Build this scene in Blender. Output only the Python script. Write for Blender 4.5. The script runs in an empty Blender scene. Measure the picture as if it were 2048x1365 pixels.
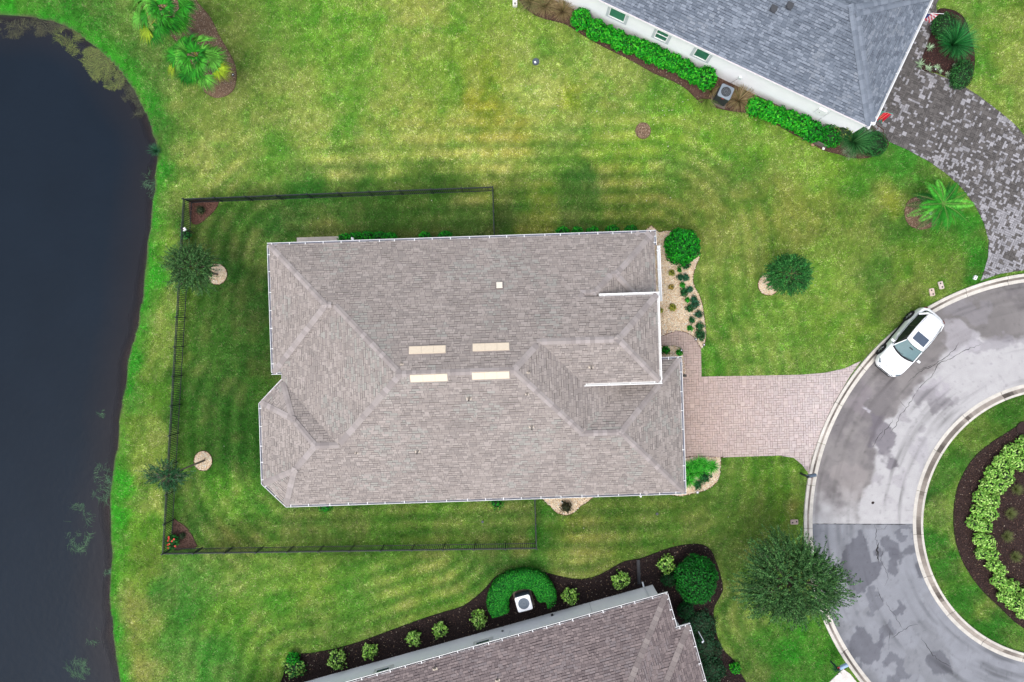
import bpy, math, random
import numpy as np
from mathutils import Vector, Matrix
random.seed(7)
rng = np.random.default_rng(7)
R = math.radians
PI = math.pi
# ------------------------------------------------------------------ camera, sky, sun, exposure
H = 45.0            # drone height above the lawn
F = 1365.0          # focal length in pixels of the 2048 px wide photograph
sc = bpy.context.scene
cam = bpy.data.cameras.new('drone_camera')
cam.sensor_width = 36.0
cam.lens = 36.0 * F / 2048.0
cam.clip_start = 0.5
cam.clip_end = 5000
camo = bpy.data.objects.new('drone_camera', cam)
camo.location = (0, 0, H)
sc.collection.objects.link(camo)
sc.camera = camo
world = bpy.data.worlds.new('World')
sc.world = world
world.use_nodes = True
wn = world.node_tree
wn.nodes.clear()
sky = wn.nodes.new('ShaderNodeTexSky')
sky.sky_type = 'NISHITA'
sky.sun_disc = False
SUN_EL, SUN_ROT = R(68), R(212)
sky.sun_elevation = SUN_EL
sky.sun_rotation = SUN_ROT
sky.dust_density = 3.5
sky.air_density = 1.0
bg = wn.nodes.new('ShaderNodeBackground')
bg.inputs[1].default_value = 0.15
wo = wn.nodes.new('ShaderNodeOutputWorld')
hs_ = wn.nodes.new('ShaderNodeHueSaturation')          # a thin overcast: the blue is washed out
hs_.inputs['Saturation'].default_value = 0.42
wn.links.new(sky.outputs[0], hs_.inputs['Color'])
wn.links.new(hs_.outputs[0], bg.inputs[0])
wn.links.new(bg.outputs[0], wo.inputs[0])
sun = bpy.data.lights.new('sun', 'SUN')
sun.energy = 0.5
sun.angle = R(26)
sun.color = (1.0, 0.955, 0.90)
suno = bpy.data.objects.new('sun', sun)
sd = Vector((math.sin(SUN_ROT) * math.cos(SUN_EL), math.cos(SUN_ROT) * math.cos(SUN_EL), math.sin(SUN_EL)))
suno.rotation_euler = sd.to_track_quat('Z', 'Y').to_euler()
suno.location = (0, 0, 60)
sc.collection.objects.link(suno)
sc.view_settings.view_transform = 'Standard'
sc.view_settings.look = 'None'
sc.view_settings.exposure = 1.0
sc.view_settings.gamma = 1
sc.view_settings.use_curve_mapping = False
sc.cycles.max_bounces = 6
sc.cycles.diffuse_bounces = 3
sc.cycles.transparent_max_bounces = 8

# ------------------------------------------------------------------ helpers
COL = sc.collection
LIT = 1.55          # brightness of a sunlit white surface at this exposure, to turn seen colours into base colours


def P(u, v, z=0.0):
    """ground position of a point seen at photo pixel (u, v) that stands z metres high"""
    k = (H - z) / F
    return ((u - 1024) * k, (682.5 - v) * k)


def lin(c):
    c = c / 255.0
    return c / 12.92 if c <= 0.04045 else ((c + 0.055) / 1.055) ** 2.4


def S(r, g, b, k=1.0):
    return tuple(min(0.85, lin(x) / LIT * k) for x in (r, g, b))


def tag(o, label=None, cat=None, group=None, kind=None):
    if label: o['label'] = label
    if cat: o['category'] = cat
    if group: o['group'] = group
    if kind: o['kind'] = kind
    return o


def empty(name, loc, rz=0.0, **kw):
    o = bpy.data.objects.new(name, None)
    o.empty_display_size = 0.3
    o.location = loc if len(loc) == 3 else (loc[0], loc[1], 0)
    o.rotation_euler = (0, 0, rz)
    COL.objects.link(o)
    return tag(o, **kw)


def setcol(me, cols):
    a = me.attributes.new('col', 'FLOAT_COLOR', 'FACE')
    n = len(me.polygons)
    arr = np.ones((n, 4), dtype=np.float32)
    arr[:, :3] = np.asarray(cols, dtype=np.float32).reshape(-1, 3)
    a.data.foreach_set('color', arr.ravel())


def bulk(name, verts, faces, cols, mat, parent=None, smooth=False, mesh_only=False):
    """verts (N,3), faces (M,k) with one k, cols (M,3) or one colour"""
    verts = np.asarray(verts, dtype=np.float32); faces = np.asarray(faces, dtype=np.int32)
    me = bpy.data.meshes.new(name)
    m, k = faces.shape
    me.vertices.add(len(verts)); me.vertices.foreach_set('co', verts.ravel())
    me.loops.add(m * k); me.loops.foreach_set('vertex_index', faces.ravel())
    me.polygons.add(m)
    me.polygons.foreach_set('loop_start', np.arange(0, m * k, k, dtype=np.int32))
    me.polygons.foreach_set('loop_total', np.full(m, k, dtype=np.int32))
    if smooth: me.polygons.foreach_set('use_smooth', np.ones(m, dtype=bool))
    me.update(calc_edges=True)
    cols = np.asarray(cols, dtype=np.float32)
    if cols.ndim == 1: cols = np.tile(cols, (m, 1))
    setcol(me, cols)
    me.materials.append(mat)
    if mesh_only: return me
    o = bpy.data.objects.new(name, me)
    COL.objects.link(o)
    if parent: o.parent = parent
    return o


class MB:
    def __init__(s):
        s.v = []; s.f = []; s.c = []

    def poly(s, pts, col):
        n = len(s.v); s.v += [tuple(p) for p in pts]; s.f.append(tuple(range(n, n + len(pts)))); s.c.append(col)

    def box(s, c, size, col, rz=0.0, rot=None):
        hx, hy, hz = size[0] / 2, size[1] / 2, size[2] / 2
        m = rot if rot is not None else Matrix.Rotation(rz, 3, 'Z')
        n = len(s.v); c = Vector(c)
        for x, y, z in ((-1, -1, -1), (1, -1, -1), (1, 1, -1), (-1, 1, -1), (-1, -1, 1), (1, -1, 1), (1, 1, 1), (-1, 1, 1)):
            s.v.append(tuple(c + m @ Vector((x * hx, y * hy, z * hz))))
        for q in ((3, 2, 1, 0), (4, 5, 6, 7), (0, 1, 5, 4), (1, 2, 6, 5), (2, 3, 7, 6), (3, 0, 4, 7)):
            s.f.append(tuple(n + i for i in q)); s.c.append(col)

    def prism(s, poly, z0, z1, col, cap=True):
        n = len(s.v); k = len(poly)
        for z in (z0, z1):
            for p in poly: s.v.append((p[0], p[1], z))
        for i in range(k):
            j = (i + 1) % k
            s.f.append((n + i, n + j, n + k + j, n + k + i)); s.c.append(col)
        if cap:
            s.f.append(tuple(n + k + i for i in range(k))); s.c.append(col)
            s.f.append(tuple(n + i for i in reversed(range(k)))); s.c.append(col)

    def tube(s, pts, rads, col, n=8, cap=True):
        pts = [Vector(p) for p in pts]
        base = len(s.v)
        for i, p in enumerate(pts):
            d = (pts[min(i + 1, len(pts) - 1)] - pts[max(i - 1, 0)]).normalized()
            a = d.orthogonal().normalized() if abs(d.z) > 0.95 or True else None
            ref = Vector((0, 0, 1)) if abs(d.z) < 0.9 else Vector((1, 0, 0))
            a = d.cross(ref).normalized(); b = d.cross(a)
            for q in range(n):
                t = 2 * PI * q / n
                s.v.append(tuple(p + (a * math.cos(t) + b * math.sin(t)) * rads[i]))
        for i in range(len(pts) - 1):
            for q in range(n):
                q2 = (q + 1) % n
                s.f.append((base + i * n + q, base + i * n + q2, base + (i + 1) * n + q2, base + (i + 1) * n + q)); s.c.append(col)
        if cap:
            s.f.append(tuple(base + q for q in range(n))); s.c.append(col)
            e = base + (len(pts) - 1) * n
            s.f.append(tuple(e + q for q in reversed(range(n)))); s.c.append(col)

    def disc(s, c, r, z0, z1, col, n=24):
        s.prism([(c[0] + r * math.cos(2 * PI * i / n), c[1] + r * math.sin(2 * PI * i / n)) for i in range(n)], z0, z1, col)

    def mesh(s, name, mat, smooth=False):
        me = bpy.data.meshes.new(name); me.from_pydata(s.v, [], s.f); me.update()
        setcol(me, s.c); me.materials.append(mat)
        if smooth:
            for p in me.polygons: p.use_smooth = True
        return me

    def build(s, name, mat, parent=None, smooth=False, bevel=0, loc=None, rz=0.0, **kw):
        o = bpy.data.objects.new(name, s.mesh(name, mat, smooth)); COL.objects.link(o)
        if parent: o.parent = parent
        if loc is not None: o.location = loc
        if rz: o.rotation_euler = (0, 0, rz)
        if bevel:
            b = o.modifiers.new('bevel', 'BEVEL'); b.width = bevel; b.segments = 2; b.limit_method = 'ANGLE'
        return tag(o, **kw)


def obj(name, me, parent=None, loc=(0, 0, 0), rz=0.0, **kw):
    o = bpy.data.objects.new(name, me); COL.objects.link(o)
    o.location = loc; o.rotation_euler = (0, 0, rz)
    if parent: o.parent = parent
    return tag(o, **kw)


# ------------------------------------------------------------------ noise and polygon maths
_grids = {}


def vnoise(x, y, scale, seed=0):
    g = _grids.get(seed)
    if g is None:
        g = np.random.default_rng(1000 + seed).random((256, 256)); _grids[seed] = g
    x = np.asarray(x) / scale + 37.3; y = np.asarray(y) / scale + 91.7
    xi = np.floor(x).astype(int); yi = np.floor(y).astype(int)
    fx = x - xi; fy = y - yi
    fx = fx * fx * (3 - 2 * fx); fy = fy * fy * (3 - 2 * fy)
    a = g[xi % 256, yi % 256]; b = g[(xi + 1) % 256, yi % 256]; c = g[xi % 256, (yi + 1) % 256]; d = g[(xi + 1) % 256, (yi + 1) % 256]
    return (a * (1 - fx) + b * fx) * (1 - fy) + (c * (1 - fx) + d * fx) * fy


def fbm(x, y, scale, seed=0, octs=4, gain=0.5):
    t = 0; a = 1; s = 0
    for o in range(octs):
        t = t + a * vnoise(x, y, scale / 2 ** o, seed + o); s += a; a *= gain
    return t / s


def inpoly(x, y, poly):
    x = np.asarray(x); y = np.asarray(y); r = np.zeros(x.shape, bool)
    n = len(poly)
    for i in range(n):
        x0, y0 = poly[i][:2]; x1, y1 = poly[(i + 1) % n][:2]
        if y0 == y1: continue
        c = ((y0 > y) != (y1 > y)) & (x < (x1 - x0) * (y - y0) / (y1 - y0) + x0)
        r ^= c
    return r


def polydist(x, y, poly, closed=True):
    d = np.full(np.shape(x), 1e9)
    n = len(poly)
    for i in range(n if closed else n - 1):
        x0, y0 = poly[i][:2]; x1, y1 = poly[(i + 1) % n][:2]
        dx, dy = x1 - x0, y1 - y0
        t = np.clip(((x - x0) * dx + (y - y0) * dy) / (dx * dx + dy * dy + 1e-12), 0, 1)
        d = np.minimum(d, np.hypot(x - x0 - t * dx, y - y0 - t * dy))
    return d


def smoothpoly(pts, closed=True, k=4):
    """Catmull-Rom through the points"""
    n = len(pts); out = []
    rngi = range(n) if closed else range(n - 1)
    for i in rngi:
        g = lambda j: pts[j % n] if closed else pts[max(0, min(n - 1, j))]
        p0, p1, p2, p3 = g(i - 1), g(i), g(i + 1), g(i + 2)
        for q in range(k):
            t = q / k
            out.append(tuple(0.5 * (2 * p1[a] + (p2[a] - p0[a]) * t + (2 * p0[a] - 5 * p1[a] + 4 * p2[a] - p3[a]) * t * t + (3 * p1[a] - p0[a] - 3 * p2[a] + p3[a]) * t ** 3) for a in (0, 1)))
    if not closed: out.append(tuple(pts[-1][:2]))
    return out


def clip(poly, a, b, c):
    out = []; n = len(poly)
    for i in range(n):
        p, q = poly[i], poly[(i + 1) % n]
        dp = a * p[0] + b * p[1] + c; dq = a * q[0] + b * q[1] + c
        if dp >= 0: out.append(p)
        if (dp > 0 and dq < 0) or (dp < 0 and dq > 0):
            t = dp / (dp - dq); out.append((p[0] + (q[0] - p[0]) * t, p[1] + (q[1] - p[1]) * t))
    return out


def area(p):
    return 0.5 * sum(p[i][0] * p[(i + 1) % len(p)][1] - p[(i + 1) % len(p)][0] * p[i][1] for i in range(len(p)))


def PX(lst, z=0.0):
    return [P(u, v, z) for u, v in lst]


# ------------------------------------------------------------------ materials
def nmat(name, rough=0.8, spec=0.3, nscale=0, namt=0.0, nscale2=0, namt2=0.0, bump=0.0, bscale=60, metal=0.0, coat=0.0, trans=0.0, stretch=None, attr='col'):
    m = bpy.data.materials.new(name); m.use_nodes = True
    nt = m.node_tree; nd = nt.nodes; L = nt.links
    b = nd['Principled BSDF']
    b.inputs['Roughness'].default_value = rough
    b.inputs['Specular IOR Level'].default_value = spec
    b.inputs['Metallic'].default_value = metal
    b.inputs['Coat Weight'].default_value = coat
    b.inputs['Coat Roughness'].default_value = 0.05
    a = nd.new('ShaderNodeAttribute'); a.attribute_name = attr
    out = a.outputs['Color']
    geo = nd.new('ShaderNodeNewGeometry')
    for sc_, am in ((nscale, namt), (nscale2, namt2)):
        if not am: continue
        tx = nd.new('ShaderNodeTexNoise'); tx.inputs['Scale'].default_value = sc_; tx.inputs['Detail'].default_value = 5; tx.inputs['Roughness'].default_value = 0.65
        if stretch:
            mp = nd.new('ShaderNodeMapping'); mp.inputs['Scale'].default_value = stretch
            L.new(geo.outputs['Position'], mp.inputs[0]); L.new(mp.outputs[0], tx.inputs['Vector'])
        else:
            L.new(geo.outputs['Position'], tx.inputs['Vector'])
        mr = nd.new('ShaderNodeMapRange'); mr.inputs[1].default_value = 0.3; mr.inputs[2].default_value = 0.7
        mr.inputs[3].default_value = 1 - am; mr.inputs[4].default_value = 1 + am
        L.new(tx.outputs['Fac'], mr.inputs[0])
        vm = nd.new('ShaderNodeVectorMath'); vm.operation = 'SCALE'
        L.new(out, vm.inputs[0]); L.new(mr.outputs[0], vm.inputs['Scale'])
        out = vm.outputs[0]
    L.new(out, b.inputs['Base Color'])
    if bump:
        tx = nd.new('ShaderNodeTexNoise'); tx.inputs['Scale'].default_value = bscale; tx.inputs['Detail'].default_value = 4
        L.new(geo.outputs['Position'], tx.inputs['Vector'])
        bp = nd.new('ShaderNodeBump'); bp.inputs['Strength'].default_value = 1.0; bp.inputs['Distance'].default_value = bump
        L.new(tx.outputs['Fac'], bp.inputs['Height']); L.new(bp.outputs[0], b.inputs['Normal'])
    if trans:
        b.inputs['Transmission Weight'].default_value = trans
    return m


M = dict(
    ground=nmat('lawn_soil', 0.95, 0.1, 9, 0.22, 45, 0.3, 0.02, 40, attr='lawn'),
    grass=nmat('grass_blade', 0.7, 0.12, 14, 0.2),
    foliage=nmat('leaf', 0.6, 0.16, 10, 0.15),
    shingle=nmat('asphalt_shingle', 0.9, 0.2, 1.3, 0.05, 90, 0.10, 0.003, 260),
    paver=nmat('clay_paver', 0.85, 0.25, 3, 0.08, 60, 0.12, 0.003, 150),
    concrete=nmat('concrete', 0.85, 0.25, 2.2, 0.16, 26, 0.14, 0.004, 80),
    asphalt=nmat('asphalt', 0.85, 0.3, 34, 0.14, 120, 0.16, 0.006, 120, attr='road'),
    stucco=nmat('stucco', 0.85, 0.25, 0.7, 0.04, 60, 0.05, 0.004, 90),
    white=nmat('painted_metal', 0.4, 0.5, 3, 0.05, 30, 0.05),
    plain=nmat('plain_paint', 0.5, 0.4, 8, 0.06),
    dark=nmat('dark_metal', 0.5, 0.3, 8, 0.08),
    car=nmat('car_paint', 0.3, 0.5, coat=1.0, nscale=2, namt=0.01),
    rubber=nmat('rubber', 0.85, 0.2, 20, 0.1),
    chrome=nmat('alloy', 0.3, 0.5, metal=0.8),
    glass=nmat('dark_glass', 0.06, 0.6, 3, 0.1),
    mulch=nmat('mulch', 0.95, 0.15, 12, 0.3, 60, 0.3, 0.02, 50),
    stone=nmat('stone', 0.8, 0.3, 40, 0.15),
    bark=nmat('bark', 0.9, 0.2, 20, 0.25, bump=0.01, bscale=60),
)
# ------------------------------------------------------------------ layout outlines
shore_px = [(-1500, 260), (-600, 90), (-200, 30), (-60, 26), (0, 29), (40, 31), (85, 38), (125, 50), (165, 72), (200, 100), (230, 128), (252, 155), (272, 188), (290, 222), (303, 252), (313, 285), (316, 320), (313, 355),
            (309, 395), (304, 440), (297, 490), (293, 530), (288, 575), (281, 620), (274, 660), (263, 705), (255, 745), (247, 790), (240, 840), (236, 880), (231, 930), (225, 980),
            (223, 1020), (226, 1070), (226, 1110), (222, 1150), (222, 1195), (226, 1240), (231, 1285), (235, 1325), (241, 1365), (252, 1440), (262, 1560), (200, 1800), (-400, 2100), (-1500, 2200)]
ZW = -0.5
shore = smoothpoly(PX(shore_px, ZW), closed=False, k=3)
jit = np.random.default_rng(3)
pond = [(x + (vnoise(x * 1.0, y * 1.0, 0.9, 5) - 0.5) * 0.22, y) for x, y in shore]

CX, CY = P(2110, 1047)                       # centre of the turning circle
PXM = H / F
R_OUT, R_KERB, R_ISL, R_ISLIN = 503 * PXM, 485.5 * PXM, 285 * PXM, 266 * PXM

TH = R(1.9)                                   # the main house is turned by this much


def bedpoly(px, k=4, z=0.0): return smoothpoly(PX(px, z), True, k)


drive_poly = PX([(1340, 758), (1403, 753.5), (1500, 752), (1600, 750), (1650, 746), (1690, 737), (1722, 722), (1700, 752), (1668, 806), (1642, 862), (1624, 914), (1617, 948), (1604, 930), (1587, 916), (1560, 911.5), (1480, 914), (1340, 920)])
walk_poly = PX([(1290, 661), (1352, 661), (1372, 665), (1388, 674), (1398, 686), (1402, 698), (1403, 756), (1340, 762), (1340, 722), (1366, 716), (1366, 705), (1360, 696), (1350, 692), (1290, 691)])
grey_drive = PX([(1712, 262), (1745, 245), (1880, -40), (1900, -40), (1872, 10), (1874, 28), (1855, 90), (1838, 132), (1848, 143), (1868, 147), (1895, 158), (1925, 172), (1960, 194), (2000, 225), (2030, 250), (2060, 285), (2120, 360), (2160, 480), (2160, 545), (2080, 538), (2048, 541), (2000, 548), (1961, 562), (1967, 545), (1976, 515), (1977, 480), (1967, 445), (1950, 412), (1925, 378), (1895, 350), (1860, 325), (1820, 303), (1785, 287)])
corner_drive = PX([(1650, 1372), (1686, 1338), (1700, 1348), (1730, 1385), (1760, 1430), (1600, 1500), (1560, 1450)])

gravel_front = smoothpoly(PX([(1290, 462), (1318, 465), (1345, 462), (1385, 480), (1400, 505), (1393, 530), (1386, 552), (1388, 572), (1399, 592), (1405, 612), (1409, 640), (1412, 665), (1410, 685), (1403, 697), (1397, 690), (1389, 676), (1373, 666), (1352, 662), (1290, 661)]), True, 2)
gravel_small = PX([(1290, 692), (1350, 693), (1359, 697), (1364, 706), (1367, 716), (1371, 750), (1369, 756), (1290, 758)])
gravel_garage = smoothpoly(PX([(1340, 919), (1440, 915), (1441, 916), (1441, 935), (1438, 955), (1428, 970), (1412, 980), (1390, 986), (1340, 990)]), True, 2)
gravel_south = smoothpoly(PX([(1080, 980), (1090, 1003), (1100, 1012), (1113, 1025), (1132, 1031), (1148, 1025), (1162, 1012), (1180, 1000), (1190, 980)]), True, 2)
ring_front = [tuple(np.add(P(1537, 570), (0.70 * math.cos(a), 0.70 * math.sin(a)))) for a in np.linspace(0, 2 * PI, 28, endpoint=False)]
ring_west = [tuple(np.add(P(434, 549), (0.68 * math.cos(a), 0.68 * math.sin(a)))) for a in np.linspace(0, 2 * PI, 28, endpoint=False)]
ring_south = [tuple(np.add(P(406.5, 922), (0.60 * math.cos(a), 0.66 * math.sin(a)))) for a in np.linspace(0, 2 * PI, 28, endpoint=False)]
ring_lawn = [tuple(np.add(P(1286, 262), (0.49 * math.cos(a), 0.52 * math.sin(a)))) for a in np.linspace(0, 2 * PI, 24, endpoint=False)]
mulch_palm = bedpoly([(1809, 425), (1815, 405), (1832, 394), (1852, 394), (1868, 402), (1880, 425), (1872, 448), (1852, 458), (1832, 458), (1815, 446)])
mulch_nw = bedpoly([(300, -60), (360, -40), (395, 5), (420, 35), (440, 75), (455, 100), (468, 125), (473, 150), (468, 178), (450, 193), (428, 195), (408, 182), (400, 160), (380, 120), (350, 80), (320, 45), (290, -10)])
mulch_corner_n = bedpoly([(381, 403), (408, 401), (434, 402), (437, 406), (430, 420), (415, 435), (403, 445), (392, 449), (383, 444), (380, 425)], 3)
mulch_corner_s = bedpoly([(347, 1040), (356, 1044), (371, 1054), (382, 1068), (389, 1082), (393, 1094), (370, 1098), (347, 1098), (345, 1070)], 3)
mulch_ne = smoothpoly(PX([(1030, -30), (1052, 18), (1090, 38), (1130, 48), (1165, 70), (1200, 90), (1240, 110), (1275, 128), (1310, 148), (1345, 162), (1375, 180), (1400, 205), (1425, 214), (1460, 222), (1495, 226), (1520, 232), (1555, 250), (1585, 268), (1615, 282), (1645, 300), (1675, 308), (1705, 316), (1735, 316), (1762, 306), (1777, 288), (1765, 270), (1740, 240), (1500, 130), (1200, -10), (1100, -60)]), True, 2)
mulch_nedrive = bedpoly([(1875, 22), (1893, 19), (1915, 26), (1930, 42), (1940, 75), (1948, 110), (1945, 150), (1930, 172), (1910, 165), (1895, 155), (1872, 146), (1850, 142), (1840, 132), (1852, 95), (1866, 55)])
mulch_south = smoothpoly(PX([(566, 1400), (568, 1350), (572, 1325), (590, 1310), (620, 1307), (670, 1298), (720, 1284), (780, 1262), (840, 1240), (890, 1224), (925, 1213), (950, 1196), (972, 1176), (990, 1155), (1012, 1145), (1045, 1141), (1080, 1143), (1110, 1151), (1145, 1158), (1172, 1158), (1200, 1150), (1225, 1136), (1250, 1123), (1280, 1118), (1310, 1107), (1345, 1095), (1380, 1089), (1405, 1090), (1422, 1102), (1431, 1122), (1440, 1150), (1445, 1180), (1432, 1205), (1426, 1225), (1430, 1255), (1436, 1280), (1450, 1305), (1468, 1322), (1480, 1345), (1486, 1400), (1300, 1450), (700, 1450)]), True, 2)
island_mulch = smoothpoly(PX([(2080, 838), (2048, 845), (2020, 862), (1985, 884), (1955, 908), (1932, 938), (1915, 975), (1908, 1012), (1907, 1050), (1912, 1085), (1924, 1120), (1942, 1152), (1968, 1185), (2000, 1215), (2030, 1244), (2070, 1268), (2130, 1285), (2230, 1270), (2310, 1180), (2330, 1040), (2280, 900), (2190, 840)]), True, 2)
house_main = PX([(600, 520), (1300, 500), (1310, 730), (1350, 740), (1360, 970), (580, 990), (540, 950), (540, 830), (570, 780)], 0)
house_ne = PX([(1180, -60), (1730, 225), (1850, -60)])
house_s = PX([(650, 1400), (1290, 1190), (1340, 1260), (1360, 1300), (1390, 1400)])

# ------------------------------------------------------------------ ground
def ground_sd(x, y):
    d = polydist(x, y, pond, True)
    return np.where(inpoly(x, y, pond), -d, d)


def ground_z(d):
    z = np.where(d > 1.0, 0.0, ZW * (1 - np.clip(d, 0, 1.0) / 1.0) ** 1.15)
    return np.where(d < 0, np.maximum(ZW + d * 0.30, -2.6), z)


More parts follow.
